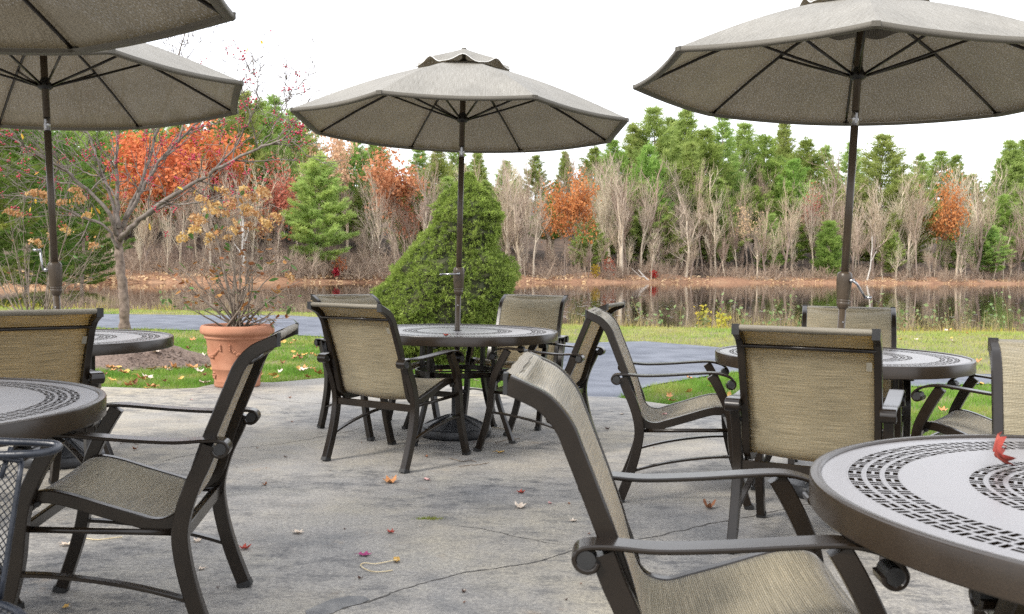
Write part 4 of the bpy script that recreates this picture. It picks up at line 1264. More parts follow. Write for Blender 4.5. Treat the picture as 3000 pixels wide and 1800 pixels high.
M['yellow'] = leafy('yellow_bush_leaves', [(0.42, 0.33, 0.03), (0.58, 0.46, 0.06)], .8, .35, .7, .1)
M['red'] = leafy('red_bush_leaves', [(0.40, 0.02, 0.03), (0.55, 0.05, 0.06)], .8, .35, .7, .1)


def pine_mesh(seed, H, Rm, dens=1.0, blade=.42, lift=.25, bare=.12, taper=.85, mat='pine_a', plume=True, clump=9):
    """white pine: trunk, whorls of rising limbs carrying tufted plumes"""
    r = np.random.default_rng(seed)
    tr = MB(); tube(tr, [(0, 0, -.5), (r.normal(0, .1), 0, H * .3), (r.normal(0, .15), r.normal(0, .15), H * .7), (0, 0, H)], [H * .013, H * .011, H * .006, .02], 6)
    C, D = [], []; P0, P1, A, B_ = [], [], [], []
    z = H * bare
    while z < H * .985:
        f = (z - H * bare) / (H * (1 - bare))
        Lb = Rm * (1 - f) ** taper * min(1, .55 + f * 2.4) + .25
        nb = int(r.integers(4, 7)); a0 = r.uniform(0, 6.28)
        for b in range(nb):
            if r.random() < .12 * (1 - f): continue
            a = a0 + 2 * np.pi * b / nb + r.normal(0, .25); L = Lb * r.uniform(.6, 1.15)
            zz = z + r.normal(0, .15); up = lift + .5 * f
            pts = lambda t: np.array([math.cos(a) * L * t, math.sin(a) * L * t, zz + L * (up * t * t - .10 * t)])
            P0.append(pts(0)); P1.append(pts(.6)); A.append(.035 * (1 - f) + .012); B_.append(.012); P0.append(pts(.6)); P1.append(pts(1)); A.append(.012); B_.append(.006)
            nc = max(3, int(L * 2.1 * dens))
            for q in range(nc):
                t = .28 + .75 * (q + r.random()) / nc
                p = pts(min(t, 1.02)); side = (r.random() - .5) * L * .50 * (1.05 - t)
                p = p + np.array([-math.sin(a) * side, math.cos(a) * side, r.normal(0, .05)])
                C.append(p); D.append((math.cos(a) * .75, math.sin(a) * .75, .62))
        z += H * .040 * r.uniform(.75, 1.3) / dens ** .35
    C.append((0, 0, H - .2)); D.append((0, 0, 1))
    C = np.array(C); D = np.array(D)
    fol = MB(); global rng
    old = rng; rng = r
    n = len(C); CC = np.repeat(C, clump, 0) + r.normal(0, blade * .34, (n * clump, 3)) * [1, 1, .42]; DD = np.repeat(D, clump, 0) + r.normal(0, .62, (n * clump, 3))
    blades(fol, CC, DD, r.uniform(.6, 1.25, n * clump) * blade, r.uniform(.7, 1.3, n * clump) * blade * .15)
    rng = old
    segs(tr, P0, P1, A, B_, 3)
    return tr.mesh('trunk', M['woodb']), fol.mesh('foliage', M[mat])


def grow(r, H, spread, levels, splits, up=.35, trunk_f=.35, r0=None, lean=0.0, wig=.08, excurrent=True):
    """bare branching skeleton; returns thick and thin segments and twig ends"""
    thick, thin, ends = [], [], []
    r0 = r0 or H * .011

    def rec(p, d, L, rad, lev):
        n = 4 if lev < 2 else 3
        pts = [p]
        for k in range(n):
            d = d + r.normal(0, wig * (1 + lev * .5), 3) + np.array([0, 0, up * .12]); d = d / np.linalg.norm(d)
            q = pts[-1] + d * L / n; pts.append(q)
            a, b = rad * (1 - .5 * k / n), rad * (1 - .5 * (k + 1) / n)
            (thick if lev <= 1 else thin).append((pts[-2], q, a, b))
        if lev >= levels:
            ends.append(pts[-1]); return
        ns_ = splits[min(lev, len(splits) - 1)]
        for k in range(ns_):
            j = n if k == 0 else int(r.integers(1 if lev else 2, n + 1))
            ax = r.normal(0, 1, 3); ax -= d * (ax @ d); ax /= np.linalg.norm(ax) + 1e-9
            lead = k == 0 and lev <= 1 and excurrent
            ang = r.uniform(.5, 1.1) * spread * (.14 if lead else .45 if k == 0 else 1)
            nd = d * math.cos(ang) + ax * math.sin(ang) + np.array([0, 0, up * .3]); nd /= np.linalg.norm(nd)
            rec(pts[j], nd, L * (r.uniform(.6, .8) if lead else r.uniform(.3, .55) if excurrent and lev == 0 else r.uniform(.5, .82)), rad * (.62 if k == 0 else r.uniform(.3, .5)), lev + 1)
    rec(np.array([0, 0, -.4]), np.array([lean, r.normal(0, .03), 1.0]), H * trunk_f, r0, 0)
    return thick, thin, ends


def bare_mesh(seed, H, spread=.75, splits=(5, 5, 4, 4), levels=4, tw=.0085, **kw):
    r = np.random.default_rng(seed)
    th, tn, ends = grow(r, H, spread, levels, splits, **kw)
    zmax = max(e[2] for e in ends); s = H / zmax
    a = MB(); b = MB()
    f = lambda L, k: (np.array([x[0] for x in L]) * s, np.array([x[1] for x in L]) * s, np.maximum(np.array([x[2] for x in L]), k), np.maximum(np.array([x[3] for x in L]), k))
    segs(a, *f(th, .02), 5); segs(b, *f(tn, tw), 3)
    return a, b, np.array(ends) * s


def leaf_crown(ends, seed, per, size, sig, asp=.75):
    r = np.random.default_rng(seed); global rng
    old = rng; rng = r
    C = np.repeat(ends, per, 0) + r.normal(0, sig, (len(ends) * per, 3)); mb = MB()
    leaf_quads(mb, C, r.normal(0, 1, C.shape) + [0, -.3, .6], r.uniform(.6, 1.3, len(C)) * size, asp)
    rng = old
    return mb


def thing_from(parts, name, loc, label, cat, group=None, rz=0, s=1.0, sz=None):
    o = empty(name, tuple(loc), rz); o.scale = (s, s, sz or s)
    for nm, me in parts:
        c = obj(nm, me, o)
        if nm in ('crown', 'branches', 'leaves', 'stems'): c['kind'] = 'stuff'
    tag(o, label, cat, group)
    return o


# variants
PINES = []
for k, (H, Rm, m_) in enumerate(((24, 8.2, 'pine_a'), (25, 7.0, 'pine_b'), (23, 8.6, 'pine_b'), (24, 7.4, 'pine_a'), (22, 6.2, 'pine_b'))):
    t, f = pine_mesh(100 + k, H, Rm, 1.3, .85, mat=m_, bare=.10 if k != 3 else .3, clump=26, taper=.9, lift=.32); PINES.append((H, [('trunk', t), ('crown', f)]))
BARES = []
for k in range(8):
    mats = ('wood', 'twig') if k % 2 == 0 else ('woodb', 'twigb')
    if k in (2, 7): mats = ('wood', 'twigb')
    a, b, e = bare_mesh(200 + k, 15, [.5, .62, .42, .6, .7, .42, .55, .5][k], splits=(8, 5, 4, 4) if k != 5 else (7, 5, 5, 4), up=.75, trunk_f=[.62, .5, .66, .45, .55, .7, .58, .4][k], r0=[.26, .19, .21, .28, .23, .17, .21, .19][k], lean=[0, .08, -.05, .1, -.12, .02, .05, -.08][k])
    BARES.append([('trunk', a.mesh('trunk', M[mats[0]], True)), ('branches', b.mesh('branches', M[mats[1]]))])
BUSHES = []
for k in range(4):
    r = np.random.default_rng(300 + k); a = MB(); P0, P1, A, B_ = [], [], [], []
    for s in range(16):
        p = np.array([r.normal(0, .5), r.normal(0, .5), 0]); d = np.array([r.normal(0, .5), r.normal(0, .5), 1.0]); L = r.uniform(.5, 1.1)
        for q in range(4):
            d = d + r.normal(0, .2, 3); d /= np.linalg.norm(d); e = p + d * L * .5; P0.append(p); P1.append(e); A.append(.02 - .004 * q); B_.append(.016 - .004 * q)
            for w in range(4):
                d2 = d + r.normal(0, .6, 3); P0.append(p); P1.append(p + d2 * L * .35); A.append(.009); B_.append(.006)
            p = e
    segs(a, P0, P1, A, B_, 3); BUSHES.append(a)


def fz(x, y): return float(far_height(y - far_shore(x))) - .05


def spot(px, back):
    """ground point on the far side, `back` metres behind the water line, in the direction of px"""
    d = ray(px, 680); k = d[0] / d[1]
    ys = np.linspace(15, 330, 4000); g = ys - far_shore(k * ys) - back
    y = ys[np.argmax(g > 0)] if (g > 0).any() else 200.0
    return np.array([k * y, y, fz(k * y, y)])


def height_to(p, px, top_py): return max(1.0, at_y(px, top_py, p[1])[2] - p[2])


ORD = ['first', 'second', 'third', 'fourth', 'fifth', 'sixth', 'seventh', 'eighth', 'ninth', 'tenth', 'eleventh', 'twelfth']
SPANS = [(-200, 'left edge'), (285, 'crabapple trunk'), (562, 'white birch'), (766, 'young pale pine'), (1130, 'spruce top'), (1378, 'orange oak'), (1502, 'thick-limbed bare tree'), (1728, 'straight tall bare tree'), (2060, 'right umbrella pole'), (2268, 'small rust oak'), (2700, 'right edge')]


def place_names(pxs):
    """'second ... from left between A and B' for each x"""
    out = {}; count = {}
    for i in sorted(range(len(pxs)), key=lambda i: pxs[i]):
        k = max(j for j in range(len(SPANS) - 1) if pxs[i] >= SPANS[j][0])
        count[k] = count.get(k, 0) + 1
        out[i] = (ORD[count[k] - 1], SPANS[k][1], SPANS[k + 1][1])
    return out


G1 = 'pines on the ridge beyond the pond'
pine_pts = [(1475, 330, 22), (1522, 300, 26), (1570, 262, 24), (1612, 285, 34), (1650, 268, 28), (1695, 305, 20), (1738, 268, 24), (1790, 300, 30), (1838, 325, 24), (1885, 296, 38), (1938, 332, 30), (1985, 352, 40), (2048, 345, 44), (1910, 385, 18), (1660, 350, 14), (1560, 345, 14), (2215, 372, 34), (2262, 366, 40), (2300, 374, 36), (2430, 345, 26), (2468, 330, 30), (2405, 385, 40), (2160, 420, 50), (2340, 420, 44),
            (590, 228, 26), (628, 238, 34), (660, 232, 30), (705, 268, 26), (740, 300, 34), (560, 262, 40), (860, 330, 30), (1010, 352, 20), (1055, 360, 16), (1100, 345, 22), (1150, 372, 26), (905, 330, 36), (820, 340, 42), (1220, 390, 40), (1290, 375, 44), (1360, 370, 40), (1430, 352, 36), (470, 285, 30), (380, 280, 34), (300, 280, 36), (230, 285, 28), (160, 280, 32), (95, 275, 26), (30, 270, 30), (520, 262, 28), (430, 272, 40), (340, 290, 26), (265, 275, 42), (195, 290, 40), (-30, 265, 24)]
# low dark boughs filling the wood behind the bare trees
pine_low = [(1230, 440, 24), (1320, 470, 20), (1460, 450, 18), (1545, 440, 12), (1640, 450, 16), (1730, 430, 12), (1820, 450, 16), (1900, 455, 14), (1600, 500, 9), (1860, 520, 8), (2200, 500, 16), (2420, 470, 14), (1000, 440, 14), (1080, 430, 10), (1170, 440, 14), (880, 420, 22), (640, 420, 28), (700, 430, 34), (1420, 520, 9), (1985, 470, 22), (2090, 500, 18), (2320, 480, 20), (2460, 450, 18), (520, 430, 30), (330, 420, 36)]
pn1 = place_names([p[0] for p in pine_pts]); pn2 = place_names([p[0] for p in pine_low])
for k, (px, ty, bk) in enumerate(pine_pts):
    p = spot(px, bk); H = height_to(p, px, ty); v = PINES[k % 5]; s = H / v[0]
    thing_from(v[1], 'white_pine', p, '%s ridge pine from left, between %s and %s' % pn1[k], 'pine tree', G1, rng.uniform(0, 6), s * (1.1 if k % 3 else .9), s)
for k, (px, ty, bk) in enumerate(pine_low):
    p = spot(px, bk); H = height_to(p, px, ty); v = PINES[(k * 2 + 1) % 5]; s = H / v[0]
    thing_from(v[1], 'white_pine', p, '%s low dark pine from left, between %s and %s' % pn2[k], 'pine tree', 'lower pines between the bare trees', rng.uniform(0, 6), s * 1.25, s)

# pines that stand out
t, f = pine_mesh(151, 10, 2.9, 2.6, .34, lift=.18, bare=.14, taper=.55, mat='pine_y', clump=34)
p = spot(766, 4); thing_from([('trunk', t), ('crown', f)], 'young_pine', p, 'full pale-green young pine at the water edge, left of the spruce', 'pine tree', None, 0, height_to(p, 766, 383) / 10 * 1.12, height_to(p, 766, 383) / 10)
t2, f2 = pine_mesh(152, 6, 1.7, 2.8, .30, lift=.25, bare=.04, taper=.75, mat='pine_a', clump=26)
p = spot(2000, 4); thing_from([('trunk', t2), ('crown', f2)], 'young_pine', p, 'small bright green young pine on the far bank, left of the right umbrella pole', 'pine tree', None, 1, height_to(p, 2000, 535) / 6)
p = spot(2125, 16); v = PINES[2]; s = height_to(p, 2125, 328) / v[0]
thing_from(v[1], 'white_pine', p, 'big broad pine just right of the right umbrella pole, top of the tree line there', 'pine tree', None, 2, s * 1.25, s)
p = spot(2385, 6); s = height_to(p, 2385, 545) / 10; thing_from([('trunk', t), ('crown', f)], 'young_pine', p, 'wide low green pine on the far bank near the right edge', 'pine tree', None, 2, s * 1.5, s)
p = spot(2300, 9); s = height_to(p, 2300, 535) / 10; thing_from([('trunk', t), ('crown', f)], 'young_pine', p, 'ragged green pine on the far bank below the right rust tree', 'pine tree', None, 4, s * 1.2, s)
p = spot(2150, 5); s = height_to(p, 2150, 560) / 10; thing_from([('trunk', t), ('crown', f)], 'young_pine', p, 'thin low pine behind the leaning white trunk', 'pine tree', None, 5, s * 1.0, s)
# nearer pines on the left bank
t3, f3 = pine_mesh(161, 12, 4.4, 1.9, .34, lift=.28, bare=.02, taper=.55, mat='pine_d', clump=34)
for px, y, ty, lab in ((60, 47, 285, 'dark green drooping pine on the left bank behind the left umbrella'), (195, 52, 400, 'lower dark pine on the left bank beside the crabapple trunk'), (-70, 42, 250, 'dark green pine at the far left edge'), (140, 58, 330, 'bushy green pine between the left umbrella pole and the crabapple trunk')):
    q = at_y(px, ty, y); s = (q[2] + .1) / 12
    thing_from([('trunk', t3), ('crown', f3)], 'bank_pine', (q[0], q[1], -.1), lab, 'pine tree', None, px * .1, s * 1.15, s)

# bare trees
G2 = 'bare trees along the far shore'
bx = [(x, rng.uniform(2.5, 11), rng.uniform(372, 520)) for x in np.linspace(470, 2480, 70)] + [(x, rng.uniform(10, 24), rng.uniform(335, 400)) for x in np.linspace(480, 2480, 34)] + [(x, rng.uniform(8, 20), rng.uniform(352, 385)) for x in np.linspace(1175, 1490, 14)] + [(x, rng.uniform(3, 14), rng.uniform(400, 520)) for x in np.linspace(230, 720, 22)] + [(x, rng.uniform(1.5, 6), rng.uniform(520, 600)) for x in np.linspace(260, 2480, 56)]
for k, (x, bk, ty) in enumerate(bx):
    x = x + rng.normal(0, 9)
    if 690 < x < 840 and bk < 9: ty = max(ty, 590)
    if 1960 < x < 2040 and bk < 7: continue
    if (1312 < x < 1445 or 2232 < x < 2306) and bk < 9: ty = max(ty, 575)
    p = spot(x, bk); H = height_to(p, x, ty); s = H / 15
    lab = ['tall leafless tree in the pale bare belt along the far shore', 'leafless tree standing behind the front row beyond the pond', 'slender leafless sapling at the edge of the far bank'][0 if k < 70 else 1 if k < 140 else 2]
    thing_from(BARES[int(rng.integers(0, 8))], 'bare_tree', p, lab, 'bare tree', [G2, 'bare trees of the second row', 'bare saplings on the far bank'][0 if k < 70 else 1 if k < 140 else 2], rng.uniform(0, 6), s * rng.uniform(.75, 1.1), s)


def leafed(seed, H, mat, crown_lo, per, size, sig, spread=.75, lv=4, wood='woodb', tight=1.0, splits=(5, 5, 4, 3)):
    a, b, e = bare_mesh(seed, H, spread, splits=splits, levels=lv, up=.45, trunk_f=.36, excurrent=False)
    e = e[e[:, 2] > H * crown_lo]
    e[:, :2] *= tight
    return [('trunk', a.mesh('trunk', M[wood], True)), ('branches', b.mesh('branches', M['twigb'])), ('crown', leaf_crown(e, seed, per, size, sig).mesh('crown', M[mat]))]


def fit_leafed(seed, px, top, half_w, back, mat, lab, lo=.3, per=9, size=.42, sig=.55, wood='woodb', name='oak_tree', tight=1.0, base_back=None):
    H = 14.0; parts = leafed(seed, H, mat, lo, per, size, sig, wood=wood, tight=tight)
    me = parts[2][1]; co = np.empty(len(me.vertices) * 3); me.vertices.foreach_get('co', co); co = co.reshape(-1, 3)
    w = np.percentile(np.abs(co[:, 0] - np.median(co[:, 0])), 96); zt = np.percentile(co[:, 2], 99.5); mx = np.median(co[:, 0])
    p = spot(px, back); sz = height_to(p, px, top) / zt; sx = half_w / 2233 * p[1] / w
    o = thing_from(parts, name, (p[0] - mx * sx, p[1], p[2]), lab, 'tree', None, 0, sx, sz)
    return o


fit_leafed(401, 1378, 412, 64, 2.5, 'orange', 'orange-leaved oak on the far shore, right of the spruce', lo=.36, per=11, sig=.6)
fit_leafed(402, 945, 352, 62, 12, 'rust', 'rust-red oak just left of the spruce top, behind bare trees', lo=.45, per=10)
fit_leafed(403, 795, 305, 72, 22, 'tan', 'pale tan beech above the young pine', lo=.5, per=8, name='beech_tree')
fit_leafed(404, 405, 300, 120, 16, 'flame', 'big flame-orange maple behind the crabapple', lo=.18, per=18, name='maple_tree')
fit_leafed(405, 525, 300, 75, 20, 'flame', 'orange maple half hidden behind the right crabapple boughs', lo=.2, per=14, name='maple_tree')
fit_leafed(406, 355, 330, 50, 26, 'yellow', 'golden-yellow tree top among the orange maples', lo=.6, per=9, name='maple_tree')
fit_leafed(407, 1945, 452, 52, 12, 'rust', 'thin rust-brown oak left of the right umbrella pole', lo=.42, per=4)
fit_leafed(408, 2268, 424, 42, 6, 'orange', 'small orange-rust oak near the right end of the tree line', lo=.42, per=9)
fit_leafed(409, 680, 385, 70, 14, 'rust', 'dull coppery beech left of the young pine', lo=.2, per=6, name='beech_tree')
fit_leafed(410, 1795, 495, 34, 3, 'tan', 'sapling with a spray of pale tan leaves in the bare belt', lo=.62, per=2, size=.34, name='beech_tree')
fit_leafed(411, 980, 470, 42, 9, 'rust', 'lower rust oak branches close to the left of the spruce', lo=.3, per=4)
fit_leafed(412, 250, 430, 60, 12, 'orange', 'orange tree low behind the crabapple trunk', lo=.2, per=7, name='maple_tree')
fit_leafed(413, 610, 470, 50, 7, 'rust', 'faded copper tree behind the potted shrub', lo=.25, per=3)
fit_leafed(414, 2190, 420, 30, 20, 'rust', 'sparse reddish tree behind the pale forked tree at right', lo=.5, per=4)

# birches and pale forked trees that can be picked out
def pale_tree(seed, px, base_px, top, back, lab, mat='birch', lean=None, **kw):
    p = spot(base_px, back); H = height_to(p, px, top); q = at_y(px, top, p[1])
    ln = (q[0] - p[0]) / H * .8
    a, b, e = bare_mesh(seed, H, lean=ln, **kw)
    thing_from([('trunk', a.mesh('trunk', M[mat], True)), ('branches', b.mesh('branches', M['twig' if mat != 'birch' else 'twig']))], 'birch_tree' if mat == 'birch' else 'bare_tree', p, lab, 'bare tree')


pale_tree(501, 562, 588, 375, 3, 'white forked birch in front of the orange maple', splits=(4, 4, 3, 3), r0=.2, spread=.5, up=.7, trunk_f=.45)
pale_tree(502, 2140, 2093, 520, 2, 'leaning white trunk on the far bank right of the umbrella pole', splits=(2, 3, 3), levels=3, r0=.16, spread=.4, up=.3, trunk_f=.7)
pale_tree(503, 2020, 2005, 405, 9, 'pale bare tree with wide forking limbs left of the right pole', 'wood', splits=(6, 5, 4, 4), r0=.32, spread=.85, up=.6, trunk_f=.42)
pale_tree(504, 1505, 1500, 412, 4, 'large bare tree with several thick upright limbs behind the far bank', 'wood', splits=(6, 5, 4, 4), r0=.36, spread=.6, up=.9, trunk_f=.32)
pale_tree(505, 1262, 1258, 372, 5, 'tall bare tree just right of the spruce', 'wood', splits=(6, 5, 4, 4), r0=.30, spread=.7, up=.7, trunk_f=.4)
pale_tree(506, 1700, 1655, 440, 3, 'bare tree leaning right from the far bank with drooping lower limbs', 'wood', splits=(6, 6, 4, 4), r0=.28, spread=1.0, up=.4, trunk_f=.36)
pale_tree(507, 2390, 2365, 395, 8, 'pale multi-limbed bare tree near the right edge', 'wood', splits=(6, 5, 4, 4), r0=.34, spread=.6, up=.8, trunk_f=.32)
pale_tree(508, 2235, 2190, 420, 6, 'tall thin pale tree leaning right, right of the big broad pine', 'wood', splits=(4, 4, 4, 3), r0=.2, spread=.5, up=.8, trunk_f=.5)
pale_tree(509, 900, 895, 480, 3, 'pale grey bare tree at the water edge right of the young pine', 'wood', splits=(7, 6, 5, 4), r0=.16, spread=.8, up=.6, trunk_f=.3)
pale_tree(510, 1730, 1728, 400, 6, 'straight tall bare tree behind the leaning one', 'wood', splits=(5, 5, 4, 4), r0=.24, spread=.6, up=.9, trunk_f=.5)
# fallen pale limb reaching the water
p = spot(1575, .6); mb = MB()
tube(mb, [(0, 0, -.3), (-.9, .2, .5), (-1.7, .4, 1.4)], [.13, .1, .05], 6)
tube(mb, [(-.9, .2, .5), (-1.5, .1, .6), (-2.6, .2, 1.6)], [.06, .04, .02], 5)
o = mb.build('fallen_limb', M['birch']); o.location = p; tag(o, 'pale fallen limb dipping into the water on the far bank', 'log')
# small coloured bushes on the bank
for seed, px, top, hw, mat, lab in ((601, 1438, 638, 13, 'yellow', 'small yellow bush at the far waterline'), (602, 1578, 652, 12, 'red', 'small red bush beside the pale fallen limb'), (603, 820, 615, 22, 'orange', 'low orange bush right of the young pine'), (604, 812, 662, 10, 'red', 'tiny red bush below the young pine'), (605, 165, 612, 30, 'red', 'crimson bush on the bank behind the left crank handle'), (606, 1470, 612, 22, 'rust', 'reddish twiggy bush under the orange oak')):
    r = np.random.default_rng(seed); p = spot(px, 1.6); w = hw / 2233 * p[1]; H = height_to(p, px, top)
    a = r.normal(size=(160, 3)); a /= np.linalg.norm(a, axis=1)[:, None]
    C = a * r.uniform(.3, 1, (160, 1)) * [w, w * .7, H * .45] + [0, 0, H * .55]
    mb = MB(); leaf_quads(mb, C, r.normal(size=C.shape) + [0, -.4, .5], r.uniform(.12, .3, 160), .8)
    st = MB(); segs(st, np.tile([0, 0, -.1], (8, 1)), C[:8], np.full(8, .02), np.full(8, .01), 3)
    thing_from([('stems', st.mesh('stems', M['woodb'])), ('leaves', mb.mesh('leaves', M[mat]))], 'bank_bush', p, lab, 'bush')

# uncountable underbrush at the foot of the wood
r = np.random.default_rng(77); mb = MB(); n_b = 300
for k in range(n_b):
    px = r.uniform(120, 2500); bk = abs(r.normal(0, 5)) + .8; p = spot(px, bk); s = r.uniform(.6, 1.4) * (1 if px > 600 else .8)
    src = BUSHES[k % 4]; a = r.uniform(0, 6.28); ca, sa = math.cos(a), math.sin(a)
    V = src.v[0] * [s, s, s * r.uniform(.8, 1.4)]; V = np.c_[V[:, 0] * ca - V[:, 1] * sa, V[:, 0] * sa + V[:, 1] * ca, V[:, 2]] + p
    mb.add(V, [src.p[0]])
tag(mb.build('underbrush', M['twigb']), 'tangled mauve-brown underbrush at the foot of the far wood', 'underbrush', kind='stuff')
# fallen leaves lit on the far bank
n = 3500; px = r.uniform(-20, 2500, n); P = []
for x in px:
    q = spot(x, r.uniform(.1, 5)); P.append(q + [0, 0, .06])
mb = MB(); rng2 = rng; rng = r; leaf_quads(mb, np.array(P), r.normal(0, .5, (n, 3)) + [0, -.3, 1], r.uniform(.15, .4, n), .8); rng = rng2
tag(mb.build('bank_leaves', M['tan']), 'drifts of fallen leaves along the far waterline', 'leaves', kind='stuff')

# ================================================================== NEAR BANK: reeds, weeds, floating leaves
M['reed'] = leafy('dry_reeds', [(0.24, 0.165, 0.11), (0.36, 0.27, 0.15), (0.42, 0.34, 0.16)], .8, .3, .8, 0)
M['reed_m'] = leafy('mauve_brush', [(0.20, 0.13, 0.115), (0.31, 0.225, 0.18), (0.33, 0.29, 0.12)], .8, .2, .9, 0)
M['weedleaf'] = leafy('weed_leaf', [(0.10, 0.19, 0.05), (0.20, 0.28, 0.11), (0.28, 0.31, 0.17)], 6, .4, .6, .2)
M['goldenrod'] = leafy('goldenrod', [(0.30, 0.33, 0.05), (0.52, 0.44, 0.06), (0.55, 0.36, 0.06)], 3, .4, .7, .1)
M['lily'] = simple('floating_leaf', (0.22, 0.20, 0.17), (0.42, 0.40, 0.37), 4, .35)


def near_spot(px, t):
    d = ray(px, 780); k = d[0] / d[1]
    ys = np.linspace(15, 34, 800); g = ys - near_shore(k * ys) - t
    y = ys[np.argmax(g > 0)]
    z = float(np.interp(t, [-2.6, -1.6, -.6, 0, .8], [-.035, -.06, -.16, -.25, -.45]))
    return np.array([k * y, y, z])


r = np.random.default_rng(91)
def reeds(name, label, n, px0, px1, hmax, mat, t0=-1.3, t1=.5, wid=.012):
    global rng
    C = np.array([near_spot(r.uniform(px0, px1), r.uniform(t0, t1)) for _ in range(n)])
    h = hmax * r.uniform(.25, 1, n) ** 1.3 * (.7 + .45 * np.sin(C[:, 0] * 2.3) * np.sin(C[:, 0] * .9 + 1))
    D = np.c_[r.normal(0, .16, (n, 2)), np.ones(n)]
    mb = MB(); o_ = rng; rng = r
    blades(mb, C, D, h, r.uniform(.6, 1.3, n) * wid, bend=.06)
    k = r.integers(0, n, n); f = r.uniform(.35, .9, n)
    Ct = C[k] + D[k] / np.linalg.norm(D[k], axis=1)[:, None] * (h[k] * f)[:, None]
    blades(mb, Ct, D[k] + r.normal(0, .6, (n, 3)), h[k] * .28, wid * .8)
    rng = o_
    tag(mb.build(name, mat), label, 'reeds', kind='stuff')


reeds('bank_reeds', 'dry tan reeds and grasses fringing the pond at right', 2400, 1370, 2520, .60, M['reed'])
reeds('bank_grass', 'yellow-green tall grass at the pond edge at right', 1100, 1380, 2500, .20, M['goldenrod'], -1.6, -.6)
reeds('bank_brush', 'brown brush along the pond edge at left', 4200, 120, 900, .80, M['reed_m'], -1.0, .6, .016)
reeds('left_bank_grass', 'green-yellow weeds at the pond edge at left', 500, -20, 420, .35, M['goldenrod'], -1.6, -.3)


def weed(px, top, label, group, mat='weedleaf', bushy=0):
    p = near_spot(px, r.uniform(-1.2, .2)); H = max(.35, at_y(px, top, p[1])[2] - p[2])
    o = empty('bank_weed', tuple(p)); st = MB(); lv = MB(); C = []
    for s in range(1 + int(r.integers(0, 3)) + bushy):
        d = np.array([r.normal(0, .16), r.normal(0, .1), 1.0]); h = H * r.uniform(.6, 1)
        P = np.array([[0, 0, 0]] + [d * h * t + r.normal(0, .02, 3) for t in (.25, .5, .75, 1)])
        tube(st, P, [.006, .005, .004, .003, .002], 4)
        for t in np.linspace(.3, 1, 7 + bushy * 2):
            c = d * h * t + np.array([r.normal(0, .07), r.normal(0, .07), r.normal(0, .03)])
            C.append(c); st_ = segs(st, [d * h * t], [c], [.002], [.0015], 3)
    C = np.array(C); global rng; o_ = rng; rng = r
    leaf_quads(lv, C, r.normal(0, .7, C.shape) + [0, -.6, .5], r.uniform(.05, .12, len(C)) * (1 if not bushy else .9), .7); rng = o_
    st.build('stems', M['reed'], o); lv.build('leaves', M[mat], o)
    tag(o, label, 'weed', group)


GW = 'leafy weeds on the near pond bank'
WP = ((1420, 745), (1440, 770), (1460, 782), (1555, 720), (1590, 735), (1640, 728), (1745, 700), (1800, 728), (1855, 705), (1900, 698), (1870, 735), (1925, 745), (2180, 735), (2215, 742), (2250, 715), (2290, 745), (2330, 725), (2370, 745), (2400, 712), (2440, 700), (2462, 735), (2030, 745), (2100, 700), (1695, 770), (455, 745), (395, 700), (680, 745), (700, 760))
SPANS = [(-200, 'left edge'), (430, 'potted shrub'), (900, 'spruce'), (1480, 'tilted chair back'), (1850, 'right umbrella pole'), (2160, 'camera-facing chair'), (2700, 'right edge')]
wn_ = place_names([w[0] for w in WP]); wk = 0
for px, top in WP:
    weed(px, top, '%s leafy pond-edge weed from left, between %s and %s' % wn_[wk], GW); wk += 1
weed(1702, 735, 'yellow goldenrod clump at the pond edge left of the back-on olive chair', None, 'goldenrod', 5)
weed(1745, 752, 'lower yellow-green clump right beside the goldenrod', None, 'goldenrod', 4)

n = 520
C = np.array([(ray(px, 700)[0] / ray(px, 700)[1] * y, y, -.244) for px, y in zip(np.concatenate([r.uniform(1250, 1560, 330), r.uniform(1300, 2480, 190)]), r.uniform(26, 60, n))])
mb = MB(); a = np.arange(6) * np.pi / 3
rad = r.uniform(.03, .10, n)
V = C[:, None] + np.stack([np.cos(a), np.sin(a), np.zeros(6)], -1)[None] * rad[:, None, None] * np.array([1, .8, 1]); mb.add(V.reshape(-1, 3), [np.arange(n * 6).reshape(-1, 6)])
tag(mb.build('floating_leaves', M['lily']), 'scattered pale leaves floating on the pond', 'leaves', kind='stuff')

# ================================================================== FALLEN LEAVES AND LITTER ON THE PATIO
def fleaf(name, c1, c2, shape, curl, seed, L=.075):
    rr = np.random.default_rng(seed)
    m_ = bpy.data.materials.get(name) or simple(name, c1, c2, 26, .75)
    # lobed leaf outline, domed and curled
    n = 22; out = []
    for k in range(n):
        a = 2 * np.pi * k / n
        if shape == 'lobed': q = 1 + .28 * math.cos(5 * a) + .10 * math.cos(10 * a + .4)
        elif shape == 'oval': q = .62 + .38 * abs(math.cos(a)) ** 1.3
        else: q = .8 + .25 * math.cos(3 * a + .3) + .08 * math.sin(7 * a)
        out.append((L * .5 * q * math.cos(a), L * .42 * q * math.sin(a)))
    rings = []
    for s in (0.02, .35, .7, 1):
        for x, y in out:
            x, y = x * s, y * s
            z = curl * (x * x * 9 + y * y * 16) + .003 * math.sin(x * 160 + seed) + .003 * rr.normal() * s
            rings.append((x, y, z))
    V = np.array(rings); V[:, 2] -= V[:, 2].min()
    mb = MB(); mb.add(V, [ring_faces(4, n)])
    st = np.array([(-L * .45, 0, V[:, 2].max() * .5), (-L * .7, .004, V[:, 2].max() * .4 + .006), (-L * .95, .012, .004)])
    tube(mb, st, [.0014, .0011, .0010], 4)
    me = mb.mesh('fallen_leaf', m_, True)
    return me


